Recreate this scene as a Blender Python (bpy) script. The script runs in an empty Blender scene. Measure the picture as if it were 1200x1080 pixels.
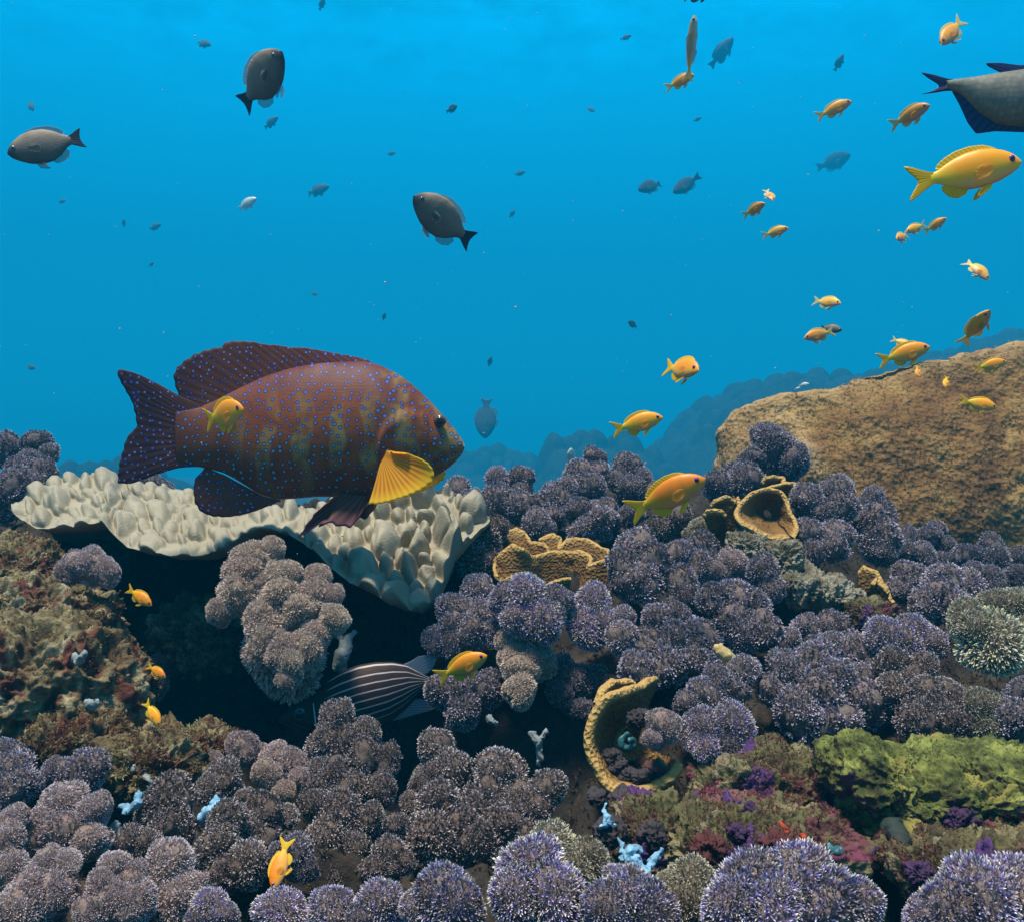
import bpy, bmesh, math, random
import numpy as np
from mathutils import Matrix, Vector, Euler

R = math.radians
F = 1039.0                      # focal length in pixels of the 1200 px wide photograph
sc = bpy.context.scene
col = sc.collection
rng = np.random.default_rng(7)
random.seed(7)

# ------------------------------------------------------------------ camera
cam_d = bpy.data.cameras.new('camera')
cam_d.sensor_width = 36.0
cam_d.lens = 36.0 * F / 1200.0
cam_d.clip_start = 0.02
cam_d.clip_end = 500.0
cam = bpy.data.objects.new('camera', cam_d)
cam.location = (0, 0, 0)
cam.rotation_euler = (R(90), 0, 0)
col.objects.link(cam)
sc.camera = cam

# ------------------------------------------------------------------ world: the light field under water
SUN_EL, SUN_AZ = 79.0, 225.0     # azimuth measured from +Y, clockwise
world = bpy.data.worlds.new('World')
sc.world = world
world.use_nodes = True
nt = world.node_tree
nt.nodes.clear()
n_out = nt.nodes.new('ShaderNodeOutputWorld')
n_mix = nt.nodes.new('ShaderNodeMixShader')
n_sky = nt.nodes.new('ShaderNodeTexSky')
n_sky.sky_type = 'NISHITA'
n_sky.sun_disc = False
n_sky.sun_elevation = R(SUN_EL)
n_sky.sun_rotation = R(SUN_AZ)
n_bg1 = nt.nodes.new('ShaderNodeBackground')
n_bg1.inputs['Strength'].default_value = 0.09
nt.links.new(n_sky.outputs[0], n_bg1.inputs['Color'])
n_tc = nt.nodes.new('ShaderNodeTexCoord')
n_sep = nt.nodes.new('ShaderNodeSeparateXYZ')
nt.links.new(n_tc.outputs['Generated'], n_sep.inputs[0])
n_map = nt.nodes.new('ShaderNodeMapRange')
n_map.inputs[1].default_value = -1.0
n_map.inputs[2].default_value = 1.0
nt.links.new(n_sep.outputs['Z'], n_map.inputs[0])
n_rmp = nt.nodes.new('ShaderNodeValToRGB')
els = n_rmp.color_ramp.elements
els[0].position = 0.0
els[0].color = (0.0, 0.02, 0.05, 1)
els[1].position = 1.0
els[1].color = (0.02, 0.3, 0.6, 1)
for p_, c_ in ((0.44, (0.002, 0.05, 0.10)), (0.5, (0.003, 0.14, 0.25)), (0.60, (0.001, 0.16, 0.32)), (0.72, (0.0, 0.34, 0.70))):
    e_ = els.new(p_)
    e_.color = (*c_, 1)
nt.links.new(n_map.outputs[0], n_rmp.inputs[0])
n_bg2 = nt.nodes.new('ShaderNodeBackground')
n_bg2.inputs['Strength'].default_value = 1.0
n_zm = nt.nodes.new('ShaderNodeMath')
n_zm.operation = 'MAXIMUM'
n_zm.inputs[1].default_value = .05
nt.links.new(n_sep.outputs['Z'], n_zm.inputs[0])
n_pl = nt.nodes.new('ShaderNodeVectorMath')      # where the view ray meets the rippled surface overhead
n_pl.operation = 'DIVIDE'
nt.links.new(n_tc.outputs['Generated'], n_pl.inputs[0])
n_cmb = nt.nodes.new('ShaderNodeCombineXYZ')
for k_ in range(3):
    nt.links.new(n_zm.outputs[0], n_cmb.inputs[k_])
nt.links.new(n_cmb.outputs[0], n_pl.inputs[1])
n_ns = nt.nodes.new('ShaderNodeTexNoise')
n_ns.inputs['Scale'].default_value = 7.0
n_ns.inputs['Detail'].default_value = 4.0
n_ns.inputs['Roughness'].default_value = .6
n_ns.inputs['Distortion'].default_value = .3
nt.links.new(n_pl.outputs[0], n_ns.inputs['Vector'])
n_rr = nt.nodes.new('ShaderNodeMapRange')
for k_, v_ in enumerate((.30, .74, .80, 1.22)):
    n_rr.inputs[k_ + 1].default_value = v_
nt.links.new(n_ns.outputs[0], n_rr.inputs[0])
n_fd = nt.nodes.new('ShaderNodeMapRange')
n_fd.inputs[1].default_value = .34
n_fd.inputs[2].default_value = .47
nt.links.new(n_sep.outputs['Z'], n_fd.inputs[0])
n_mx = nt.nodes.new('ShaderNodeMix')
n_mx.data_type = 'FLOAT'
nt.links.new(n_fd.outputs[0], n_mx.inputs[0])
n_mx.inputs[2].default_value = 1.0
nt.links.new(n_rr.outputs[0], n_mx.inputs[3])
n_sc = nt.nodes.new('ShaderNodeVectorMath')
n_sc.operation = 'SCALE'
nt.links.new(n_rmp.outputs[0], n_sc.inputs[0])
nt.links.new(n_mx.outputs[0], n_sc.inputs['Scale'])
nt.links.new(n_sc.outputs[0], n_bg2.inputs['Color'])
n_win = nt.nodes.new('ShaderNodeMapRange')      # the window to the air overhead
n_win.inputs[1].default_value = 0.62
n_win.inputs[2].default_value = 0.78
nt.links.new(n_sep.outputs['Z'], n_win.inputs[0])
nt.links.new(n_win.outputs[0], n_mix.inputs[0])
nt.links.new(n_bg2.outputs[0], n_mix.inputs[1])
nt.links.new(n_bg1.outputs[0], n_mix.inputs[2])
nt.links.new(n_mix.outputs[0], n_out.inputs['Surface'])

sun_d = bpy.data.lights.new('sun', 'SUN')
sun_d.energy = 5.0
sun_d.angle = R(11)
sun_d.color = (1.0, 0.91, 0.77)
sun = bpy.data.objects.new('sun', sun_d)
_el, _az = R(SUN_EL), R(SUN_AZ)
_dir = Vector((math.sin(_az) * math.cos(_el), math.cos(_az) * math.cos(_el), math.sin(_el)))
sun.rotation_euler = _dir.to_track_quat('Z', 'Y').to_euler()
col.objects.link(sun)

sc.view_settings.view_transform = 'Standard'
sc.view_settings.look = 'None'
sc.view_settings.exposure = 0.76
sc.view_settings.gamma = 1.0
sc.view_settings.use_curve_mapping = False
sc.cycles.use_denoising = True
sc.cycles.max_bounces = 6
sc.cycles.diffuse_bounces = 3
sc.cycles.glossy_bounces = 2
sc.cycles.transmission_bounces = 4
sc.cycles.transparent_max_bounces = 8
sc.cycles.volume_bounces = 0
sc.cycles.caustics_reflective = False
sc.cycles.caustics_refractive = False


# ------------------------------------------------------------------ helpers
def at(px, py, Y):
    return Vector(((px - 600.0) / F * Y, Y, (540.0 - py) / F * Y))


def hash3(ix, iy, iz):
    n = (ix * 374761393 + iy * 668265263 + iz * 2147483647 + 974711) & 0xFFFFFFFF
    n = ((n ^ (n >> 13)) * 1274126177) & 0xFFFFFFFF
    n = ((n ^ (n >> 16)) * 2246822519) & 0xFFFFFFFF
    return ((n ^ (n >> 15)) & 0xFFFFFF) / float(0xFFFFFF)


def vnoise(p):
    p = np.asarray(p, float)
    i = np.floor(p).astype(np.int64)
    f = p - i
    f = f * f * f * (f * (f * 6 - 15) + 10)
    out = 0
    for dx in (0, 1):
        wx = f[..., 0] if dx else 1 - f[..., 0]
        for dy in (0, 1):
            wy = f[..., 1] if dy else 1 - f[..., 1]
            for dz in (0, 1):
                wz = f[..., 2] if dz else 1 - f[..., 2]
                out = out + wx * wy * wz * hash3(i[..., 0] + dx, i[..., 1] + dy, i[..., 2] + dz)
    return out * 2 - 1


def fbm(p, octs=4, lac=2.03, gain=0.5):
    p = np.asarray(p, float)
    a, s, out = 1.0, 1.0, 0
    for k in range(octs):
        out = out + a * vnoise(p * s + 17.3 * k)
        a *= gain
        s *= lac
    return out


def mesh_from(name, V, faces, mat=None, smooth=True, attrs=None):
    """faces: list of (n,k) index arrays (or python lists)"""
    me = bpy.data.meshes.new(name)
    V = np.asarray(V, np.float32).reshape(-1, 3)
    loops, starts, totals, pos = [], [], [], 0
    for fa in faces:
        fa = np.asarray(fa, np.int32)
        if fa.size == 0:
            continue
        n, k = fa.shape
        loops.append(fa.ravel())
        starts.append(pos + np.arange(n, dtype=np.int32) * k)
        pos += n * k
    loops = np.concatenate(loops)
    starts = np.concatenate(starts)
    me.vertices.add(len(V))
    me.vertices.foreach_set('co', V.ravel())
    me.loops.add(len(loops))
    me.loops.foreach_set('vertex_index', loops)
    me.polygons.add(len(starts))
    me.polygons.foreach_set('loop_start', starts)
    me.update(calc_edges=True)
    me.validate()
    if smooth:
        me.polygons.foreach_set('use_smooth', np.ones(len(me.polygons), bool))
    for k, v in (attrs or {}).items():
        a = me.attributes.new(k, 'FLOAT', 'POINT')
        a.data.foreach_set('value', np.asarray(v, np.float32).ravel())
    if mat:
        me.materials.append(mat)
    return me


def grid_faces(nu, nv, wrap_u=False, off=0):
    """vertex index = i*nv + j, i in nu, j in nv"""
    iu = np.arange(nu if wrap_u else nu - 1)
    jv = np.arange(nv - 1)
    I, J = np.meshgrid(iu, jv, indexing='ij')
    I2 = (I + 1) % nu
    return np.stack([I * nv + J, I2 * nv + J, I2 * nv + J + 1, I * nv + J + 1], -1).reshape(-1, 4) + off


def add(name, me, parent=None, mat=None, **props):
    o = bpy.data.objects.new(name, me)
    col.objects.link(o)
    if parent is not None:
        o.parent = parent
    if mat is not None and me is not None:
        if not me.materials:
            me.materials.append(mat)
        o.material_slots[0].link = 'OBJECT'
        o.material_slots[0].material = mat
    for k, v in props.items():
        if v is not None:
            o[k] = v
    return o


def empty(name, loc, **props):
    o = add(name, None, **props)
    o.location = loc
    o.empty_display_size = 0.05
    return o


_ico = {}


def ico(sub):
    if sub not in _ico:
        bm = bmesh.new()
        bmesh.ops.create_icosphere(bm, subdivisions=sub, radius=1.0)
        V = np.array([v.co[:] for v in bm.verts])
        Fc = np.array([[v.index for v in f.verts] for f in bm.faces])
        bm.free()
        _ico[sub] = (V, Fc)
    return _ico[sub]


def vnormals(V, faces):
    N = np.zeros_like(V)
    for fa in faces:
        fa = np.asarray(fa)
        n = np.cross(V[fa[:, 1]] - V[fa[:, 0]], V[fa[:, 2]] - V[fa[:, 0]])
        for k in range(fa.shape[1]):
            np.add.at(N, fa[:, k], n)
    return N / (np.linalg.norm(N, axis=1, keepdims=True) + 1e-12)


def smoothstep(a, b, x):
    t = np.clip((x - a) / (b - a), 0, 1)
    return t * t * (3 - 2 * t)


def tube(pts, radii, nseg=10, sub=4):
    P = np.array([list(p) for p in pts], float)
    r = np.array(radii, float)
    t = np.linspace(0, len(P) - 1, (len(P) - 1) * sub + 1)
    # catmull-rom
    Q = np.vstack([2 * P[0] - P[1], P, 2 * P[-1] - P[-2]])
    out = []
    for x in t:
        i = min(int(x), len(P) - 2)
        f = x - i
        a, b, c, d = Q[i], Q[i + 1], Q[i + 2], Q[i + 3]
        out.append(0.5 * (2 * b + (c - a) * f + (2 * a - 5 * b + 4 * c - d) * f * f + (3 * b - a - 3 * c + d) * f ** 3))
    C = np.array(out)
    rr = np.interp(t, np.arange(len(P)), r)
    T = np.gradient(C, axis=0)
    T /= np.linalg.norm(T, axis=1, keepdims=True) + 1e-12
    up = np.array([0.13, 0.91, 0.4])
    A = np.cross(T, up)
    A /= np.linalg.norm(A, axis=1, keepdims=True) + 1e-12
    B = np.cross(T, A)
    th = np.linspace(0, 2 * np.pi, nseg, endpoint=False)
    V = C[:, None] + rr[:, None, None] * (np.cos(th)[None, :, None] * A[:, None] + np.sin(th)[None, :, None] * B[:, None])
    n = len(C)
    V = V.reshape(-1, 3)
    fs = []
    for i in range(n - 1):
        for j in range(nseg):
            fs.append((i * nseg + j, i * nseg + (j + 1) % nseg, (i + 1) * nseg + (j + 1) % nseg, (i + 1) * nseg + j))
    V = np.vstack([V, C[0] - T[0] * rr[0] * .6, C[-1] + T[-1] * rr[-1] * .6])
    tri = [(n * nseg, (j + 1) % nseg, j) for j in range(nseg)] + [(n * nseg + 1, (n - 1) * nseg + j, (n - 1) * nseg + (j + 1) % nseg) for j in range(nseg)]
    return V, [np.array(fs), np.array(tri)]


def join(parts):
    """[(V, faces)] -> V, faces"""
    Vs, Fs, off = [], [], 0
    for V, fa in parts:
        Vs.append(V)
        for f in fa:
            Fs.append(np.asarray(f) + off)
        off += len(V)
    return np.vstack(Vs), Fs


def tufts(P, N, k=6, L=0.1, w=0.02, spread=0.7, jitter=0.25, r=rng):
    """k tapering tentacles around every point P with normal N; returns V, faces, tip attribute, random attribute"""
    n = len(P)
    a = np.cross(N, r.normal(size=(n, 3)))
    a /= np.linalg.norm(a, axis=1, keepdims=True) + 1e-9
    b = np.cross(N, a)
    L = np.broadcast_to(np.asarray(L, float), (n,))
    ph = r.uniform(0, 6.283, n)
    Vs, tip, rnd = [], [], []
    rv = r.uniform(0, 1, n)
    for i in range(k):
        t = ph + 6.283 * i / k + r.normal(0, .2, n)
        sp = spread * (1 + r.normal(0, .3, n))
        if i == 0:
            sp = sp * 0.2
        d = N + sp[:, None] * (np.cos(t)[:, None] * a + np.sin(t)[:, None] * b) + r.normal(0, jitter, (n, 3))
        d /= np.linalg.norm(d, axis=1, keepdims=True)
        s = np.cross(d, r.normal(size=(n, 3)))
        s /= np.linalg.norm(s, axis=1, keepdims=True) + 1e-9
        l = (L * r.uniform(.75, 1.2, n))[:, None]
        mid = P + d * l * .68
        Vs.append(np.stack([P, mid + s * w, P + d * l, mid - s * w], 1))
        tip.append(np.tile([0, .68, 1, .68], (n, 1)))
        rnd.append(np.repeat(rv[:, None], 4, 1))
    V = np.concatenate(Vs).reshape(-1, 3)
    m = n * k
    return V, [np.arange(m * 4).reshape(m, 4)], np.concatenate(tip).ravel(), np.concatenate(rnd).ravel()


# ------------------------------------------------------------------ materials
class Nodes:
    def __init__(s, name):
        s.m = bpy.data.materials.new(name)
        s.m.use_nodes = True
        s.t = s.m.node_tree
        s.t.nodes.clear()
        s.out = s.n('ShaderNodeOutputMaterial')

    def n(s, typ, **kw):
        x = s.t.nodes.new(typ)
        for k, v in kw.items():
            setattr(x, k, v)
        return x

    def l(s, a, b):
        s.t.links.new(a, b)

    def obj(s):
        return s.n('ShaderNodeTexCoord').outputs['Object']

    def noise(s, scale, detail=5, rough=.55, vec=None, dist=0.0):
        x = s.n('ShaderNodeTexNoise')
        x.inputs['Scale'].default_value = scale
        x.inputs['Detail'].default_value = detail
        x.inputs['Roughness'].default_value = rough
        x.inputs['Distortion'].default_value = dist
        s.l(vec if vec is not None else s.obj(), x.inputs['Vector'])
        return x.outputs[0]

    def vor(s, scale, vec=None, rand=1.0, feature='F1'):
        x = s.n('ShaderNodeTexVoronoi', feature=feature)
        x.inputs['Scale'].default_value = scale
        x.inputs['Randomness'].default_value = rand
        s.l(vec if vec is not None else s.obj(), x.inputs['Vector'])
        return x

    def ramp(s, fac, stops, interp='LINEAR'):
        x = s.n('ShaderNodeValToRGB')
        x.color_ramp.interpolation = interp
        e = x.color_ramp.elements
        e[0].position, e[0].color = stops[0][0], (*stops[0][1], 1)
        e[1].position, e[1].color = stops[-1][0], (*stops[-1][1], 1)
        for p, c in stops[1:-1]:
            q = e.new(p)
            q.color = (*c, 1)
        s.l(fac, x.inputs[0])
        return x.outputs[0]

    def rng(s, fac, a, b, c=0.0, d=1.0):
        x = s.n('ShaderNodeMapRange')
        for i, v in enumerate((a, b, c, d)):
            x.inputs[i + 1].default_value = v
        s.l(fac, x.inputs[0])
        return x.outputs[0]

    def mix(s, fac, a, b, mode='MIX'):
        x = s.n('ShaderNodeMix', data_type='RGBA', blend_type=mode)
        if isinstance(fac, (int, float)):
            x.inputs[0].default_value = fac
        else:
            s.l(fac, x.inputs[0])
        for i, v in ((6, a), (7, b)):
            if isinstance(v, tuple):
                x.inputs[i].default_value = (*v, 1)
            else:
                s.l(v, x.inputs[i])
        return x.outputs[2]

    def math(s, op, a, b=0.0, c=None):
        x = s.n('ShaderNodeMath', operation=op)
        for i, v in enumerate((a, b) if c is None else (a, b, c)):
            if isinstance(v, (int, float)):
                x.inputs[i].default_value = v
            else:
                s.l(v, x.inputs[i])
        return x.outputs[0]

    def attr(s, name):
        return s.n('ShaderNodeAttribute', attribute_name=name).outputs['Fac']

    def rand(s):
        return s.n('ShaderNodeObjectInfo').outputs['Random']

    def hsv(s, c, h=None, sat=None, v=None):
        x = s.n('ShaderNodeHueSaturation')
        s.l(c, x.inputs['Color'])
        for k, q in (('Hue', h), ('Saturation', sat), ('Value', v)):
            if q is not None:
                if isinstance(q, (int, float)):
                    x.inputs[k].default_value = q
                else:
                    s.l(q, x.inputs[k])
        return x.outputs[0]

    def bump(s, h, strength=.4, dist=.01):
        x = s.n('ShaderNodeBump')
        x.inputs['Strength'].default_value = strength
        x.inputs['Distance'].default_value = dist
        s.l(h, x.inputs['Height'])
        return x.outputs[0]

    def done(s, color, rough=.8, spec=.25, bump=None, transl=0.0, alpha=None, sss=0.0):
        b = s.n('ShaderNodeBsdfPrincipled')
        if isinstance(color, tuple):
            b.inputs['Base Color'].default_value = (*color, 1)
        else:
            s.l(color, b.inputs['Base Color'])
        b.inputs['Roughness'].default_value = rough
        b.inputs['Specular IOR Level'].default_value = spec
        if bump is not None:
            s.l(bump, b.inputs['Normal'])
        if alpha is not None:
            if isinstance(alpha, (int, float)):
                b.inputs['Alpha'].default_value = alpha
            else:
                s.l(alpha, b.inputs['Alpha'])
        sh = b.outputs[0]
        if transl:
            t = s.n('ShaderNodeBsdfTranslucent')
            if isinstance(color, tuple):
                t.inputs[0].default_value = (*color, 1)
            else:
                s.l(color, t.inputs[0])
            m = s.n('ShaderNodeMixShader')
            m.inputs[0].default_value = transl
            s.l(sh, m.inputs[1])
            s.l(t.outputs[0], m.inputs[2])
            sh = m.outputs[0]
        s.l(sh, s.out.inputs['Surface'])
        return s.m


def mat_polyp(name, base, mid, tip, var=.25, mid2=None, tip2=None):
    n = Nodes(name)
    t = n.attr('tip')
    a = n.mix(n.rng(n.attr('rnd'), .35, .75), mid, mid2 or mid)
    b = n.mix(n.rng(n.math('FRACT', n.math('MULTIPLY', n.attr('rnd'), 7.3)), .4, .7), tip, tip2 or tip)
    c = n.mix(n.rng(t, 0, .5), base, a)
    c = n.mix(n.rng(t, .66, .90), c, b)
    v = n.math('ADD', n.rng(n.attr('rnd'), 0, 1, 1 - var * 1.6, 1 + var * 1.6), n.rng(n.rand(), 0, 1, -var, var))
    h = n.rng(n.rand(), 0, 1, .48, .52)
    c = n.hsv(c, h, None, v)
    return n.done(c, .7, .2, transl=.22)


def mat_core(name, c1, c2):
    n = Nodes(name)
    c = n.mix(n.rng(n.noise(9, 4), .35, .65), c1, c2)
    return n.done(c, .9, .1, n.bump(n.noise(40, 3), .5, .02))


POLYP = {
    'v': (mat_polyp('violet_polyps', (.085, .056, .05), (.19, .145, .155), (.72, .68, .69), .3, (.155, .128, .20), (.56, .52, .66)), mat_core('violet_coral_flesh', (.115, .085, .08), (.24, .19, .17))),
    'b': (mat_polyp('brown_violet_polyps', (.065, .043, .036), (.155, .112, .10), (.70, .63, .58), .3, (.12, .094, .112), (.58, .53, .55)), mat_core('brown_coral_flesh', (.085, .06, .052), (.19, .145, .12))),
    't': (mat_polyp('tan_polyps', (.24, .17, .135), (.46, .35, .29), (.82, .71, .62), .16), mat_core('tan_coral_flesh', (.20, .15, .11), (.32, .245, .19))),
    'p': (mat_polyp('pink_grey_polyps', (.16, .11, .095), (.36, .26, .24), (.82, .71, .69), .24, (.28, .225, .27)), mat_core('pink_coral_flesh', (.18, .13, .11), (.34, .25, .21))),
    'f': (mat_polyp('near_violet_polyps', (.11, .07, .07), (.23, .165, .19), (.92, .87, .68), .3, (.13, .105, .27), (.50, .49, .76)), mat_core('near_coral_flesh', (.14, .10, .095), (.30, .235, .21))),
    'g': (mat_polyp('pale_green_polyps', (.12, .10, .065), (.29, .25, .165), (.92, .90, .58), .24, (.24, .20, .19), (.80, .78, .60)), mat_core('pale_coral_flesh', (.15, .12, .085), (.27, .225, .155))),
    'd': (mat_polyp('dusky_polyps', (.06, .047, .05), (.145, .118, .135), (.58, .54, .58), .28, (.12, .105, .155)), mat_core('dusky_coral_flesh', (.08, .066, .068), (.16, .13, .135))),
}


def mat_white():
    n = Nodes('cream_coral')
    c = n.mix(n.rng(n.noise(14, 5), .3, .7), (.26, .235, .165), (.34, .31, .225))
    c = n.mix(n.rng(n.noise(60, 3), .55, .75, 0, .35), c, (.20, .17, .12))
    return n.done(c, .8, .2, n.bump(n.math('ADD', n.noise(320, 3), n.vor(420).outputs[0]), .4, .002))


def mat_rock(name, stops, scale=16, red=None):
    n = Nodes(name)
    c = n.ramp(n.noise(scale, 7, .68, dist=.6), stops)
    if red:
        c = n.mix(n.rng(n.noise(scale * .8, 4, .6), .53, .60), c, red)
    c = n.mix(n.rng(n.noise(scale * 5, 4, .7), .45, .7, 0, .55), c, tuple(x * .35 for x in stops[1][1]))
    return n.done(c, .9, .15, n.bump(n.noise(scale * 7, 5, .65), .7, .007))


M = {}
M['white'] = mat_white()
M['reef'] = mat_rock('reef_rock', [(.25, (.012, .010, .009)), (.5, (.034, .027, .021)), (.62, (.06, .048, .035)), (.75, (.045, .03, .033))], 14)
M['left_rock'] = mat_rock('algal_rock', [(.28, (.035, .02, .012)), (.42, (.11, .075, .04)), (.53, (.21, .17, .085)), (.64, (.40, .35, .22)), (.8, (.14, .06, .04))], 24, (.13, .045, .03))
M['pale_rock'] = mat_rock('bleached_rubble', [(.25, (.05, .042, .03)), (.45, (.15, .13, .085)), (.58, (.32, .295, .215)), (.7, (.42, .39, .30)), (.8, (.2, .14, .095))], 20)
M['far_reef'] = mat_rock('far_reef', [(.25, (.004, .010, .014)), (.5, (.012, .026, .03)), (.65, (.02, .04, .042)), (.8, (.008, .018, .02))], 5)  # dark blue-green: the water's absorption of red is put into the colour
M['sand'] = mat_rock('sandy_bottom', [(.3, (.16, .15, .12)), (.5, (.24, .22, .18)), (.65, (.3, .28, .22)), (.8, (.2, .18, .14))], 3)


def mat_green():
    n = Nodes('green_algal_rock')
    geo = n.n('ShaderNodeNewGeometry')
    sp = n.n('ShaderNodeSeparateXYZ')
    n.l(geo.outputs['Normal'], sp.inputs[0])
    up = n.math('ADD', sp.outputs['Z'], n.rng(n.noise(14, 5), .3, .7, -.45, .45))
    grn = n.ramp(n.noise(34, 7, .72), [(.3, (.018, .018, .010)), (.42, (.05, .055, .018)), (.52, (.11, .125, .032)), (.62, (.20, .22, .055)), (.76, (.33, .33, .14))])
    grn = n.mix(n.rng(n.noise(11, 3), .56, .66), grn, (.22, .19, .05))
    und = n.ramp(n.noise(18, 6, .65), [(.3, (.03, .018, .018)), (.45, (.09, .055, .03)), (.56, (.16, .03, .09)), (.66, (.10, .02, .12)), (.75, (.2, .15, .05))])
    c = n.mix(n.rng(up, -.15, .2), und, grn)
    return n.done(c, .9, .15, n.bump(n.noise(140, 5, .65), .5, .004))


def mat_rubble():
    n = Nodes('encrusted_rubble')
    v = n.vor(30)
    c = n.ramp(n.noise(22, 6, .65), [(.28, (0.017, 0.011, 0.008)), (.42, (0.066, 0.050, 0.022)), (.52, (0.110, 0.105, 0.039)), (.6, (0.094, 0.028, 0.033)), (.7, (0.121, 0.050, 0.050)), (.8, (0.066, 0.022, 0.077))])
    sepc = n.n('ShaderNodeSeparateColor')
    n.l(v.outputs['Color'], sepc.inputs[0])
    c = n.mix(n.rng(sepc.outputs[0], .72, .74), c, (0.132, 0.033, 0.055))
    c = n.mix(n.rng(sepc.outputs[1], .82, .84), c, (0.077, 0.033, 0.132))
    c = n.mix(n.rng(sepc.outputs[2], .85, .87), c, (0.193, 0.165, 0.083))
    return n.done(c, .8, .3, n.bump(n.noise(130, 5, .65), .7, .006))


M['green'] = mat_green()
M['rubble'] = mat_rubble()


def mat_bommie():
    n = Nodes('brown_massive_coral')
    c = n.ramp(n.noise(8, 5, .6, dist=.4), [(.3, (.09, .048, .020)), (.42, (.15, .082, .030)), (.52, (.21, .122, .042)), (.62, (.28, .18, .062)), (.75, (.21, .145, .07))])
    c = n.mix(n.rng(n.noise(2.6, 3), .45, .62, 0, .4), c, (.15, .08, .035))
    c = n.mix(n.math('MULTIPLY', n.attr('rim'), n.rng(n.noise(30, 4), .3, .6, .2, .75)), c, (.50, .36, .18))
    v = n.vor(95)
    return n.done(c, .9, .1, n.bump(n.math('ADD', v.outputs[0], n.noise(60, 6, .7)), .5, .010))


def mat_bommie_fuzz():
    n = Nodes('brown_coral_polyps')
    c = n.ramp(n.attr('rnd'), [(0, (.12, .060, .022)), (.4, (.215, .115, .036)), (.75, (.33, .205, .07)), (1, (.52, .39, .20))])
    c = n.mix(n.rng(n.noise(2.6, 3), .45, .62, 0, .4), c, (.14, .075, .035))
    c = n.mix(n.math('MULTIPLY', n.attr('tip'), .10), c, (.42, .30, .14))
    return n.done(c, .8, .1, transl=.45)


M['bommie'] = mat_bommie()
M['bommie_fuzz'] = mat_bommie_fuzz()


def mat_plate():
    n = Nodes('ochre_plate_coral')
    e = n.attr('edge')
    c = n.mix(n.rng(n.noise(28, 5), .35, .65), (.12, .062, .016), (.22, .118, .03))
    c = n.mix(n.rng(e, .82, .97), c, (.44, .275, .085))
    return n.done(c, .75, .25, n.bump(n.math('ADD', n.noise(160, 4), n.vor(210).outputs[0]), .7, .005))


M['plate'] = mat_plate()


def mat_turf(name, stops):
    n = Nodes(name)
    c = n.ramp(n.attr('rnd'), stops)
    c = n.hsv(c, None, None, n.rng(n.attr('tip'), 0, 1, .6, 1.25))
    return n.done(c, .8, .15, transl=.3)


M['turf_brown'] = mat_turf('brown_algal_turf', [(0, (.05, .027, .016)), (.3, (.13, .06, .035)), (.55, (.20, .145, .065)), (.8, (.34, .30, .15)), (1, (.48, .44, .31))])
M['turf_green'] = mat_turf('green_algal_turf', [(0, (.03, .03, .012)), (.4, (.10, .115, .035)), (.8, (.19, .215, .075)), (1, (.20, .17, .05))])
M['turf_red'] = mat_turf('red_algal_turf', [(0, (.03, .018, .012)), (.35, (.12, .105, .04)), (.6, (.16, .04, .045)), (.85, (.21, .085, .085)), (1, (.34, .28, .14))])


def mat_simple(name, c, rough=.6, spec=.4, transl=0.0, alpha=None, noise=None):
    n = Nodes(name)
    cc = c
    b = None
    if noise:
        cc = n.mix(n.rng(n.noise(noise, 4), .4, .65), c, tuple(x * .55 for x in c))
        b = n.bump(n.noise(noise * 3, 4), .5, .004)
    return n.done(cc, rough, spec, b, transl=transl, alpha=alpha)


M['blue_sponge'] = mat_simple('pale_blue_sponge', (.26, .52, .72), .65, .3, .1, noise=90)
M['white_sponge'] = mat_simple('white_crust', (.30, .35, .35), .7, .3, .1, noise=40)  # white dulled to bluish grey, shade put into the colour
M['purple'] = mat_simple('purple_crust', (.042, .014, .060), .7, .3, noise=45)
M['red'] = mat_simple('red_sponge', (.38, .045, .015), .7, .3, noise=60)
M['maroon'] = mat_simple('maroon_sponge', (.085, .022, .022), .85, .3, noise=60)
M['dark_pebble'] = mat_simple('dark_tunicate', (.045, .036, .04), .75, .25, noise=60)
M['teal_shell'] = mat_simple('teal_shell', (.04, .16, .18), .45, .4, noise=25)
M['eye_dark'] = mat_simple('fish_pupil', (.012, .010, .018), .15, .6)
M['eye_violet'] = mat_simple('violet_iris', (.16, .03, .22), .25, .5)
M['eye_brown'] = mat_simple('brown_iris', (.10, .055, .03), .25, .5)
M['eye_grey'] = mat_simple('grey_iris', (.10, .11, .12), .25, .5)


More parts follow.
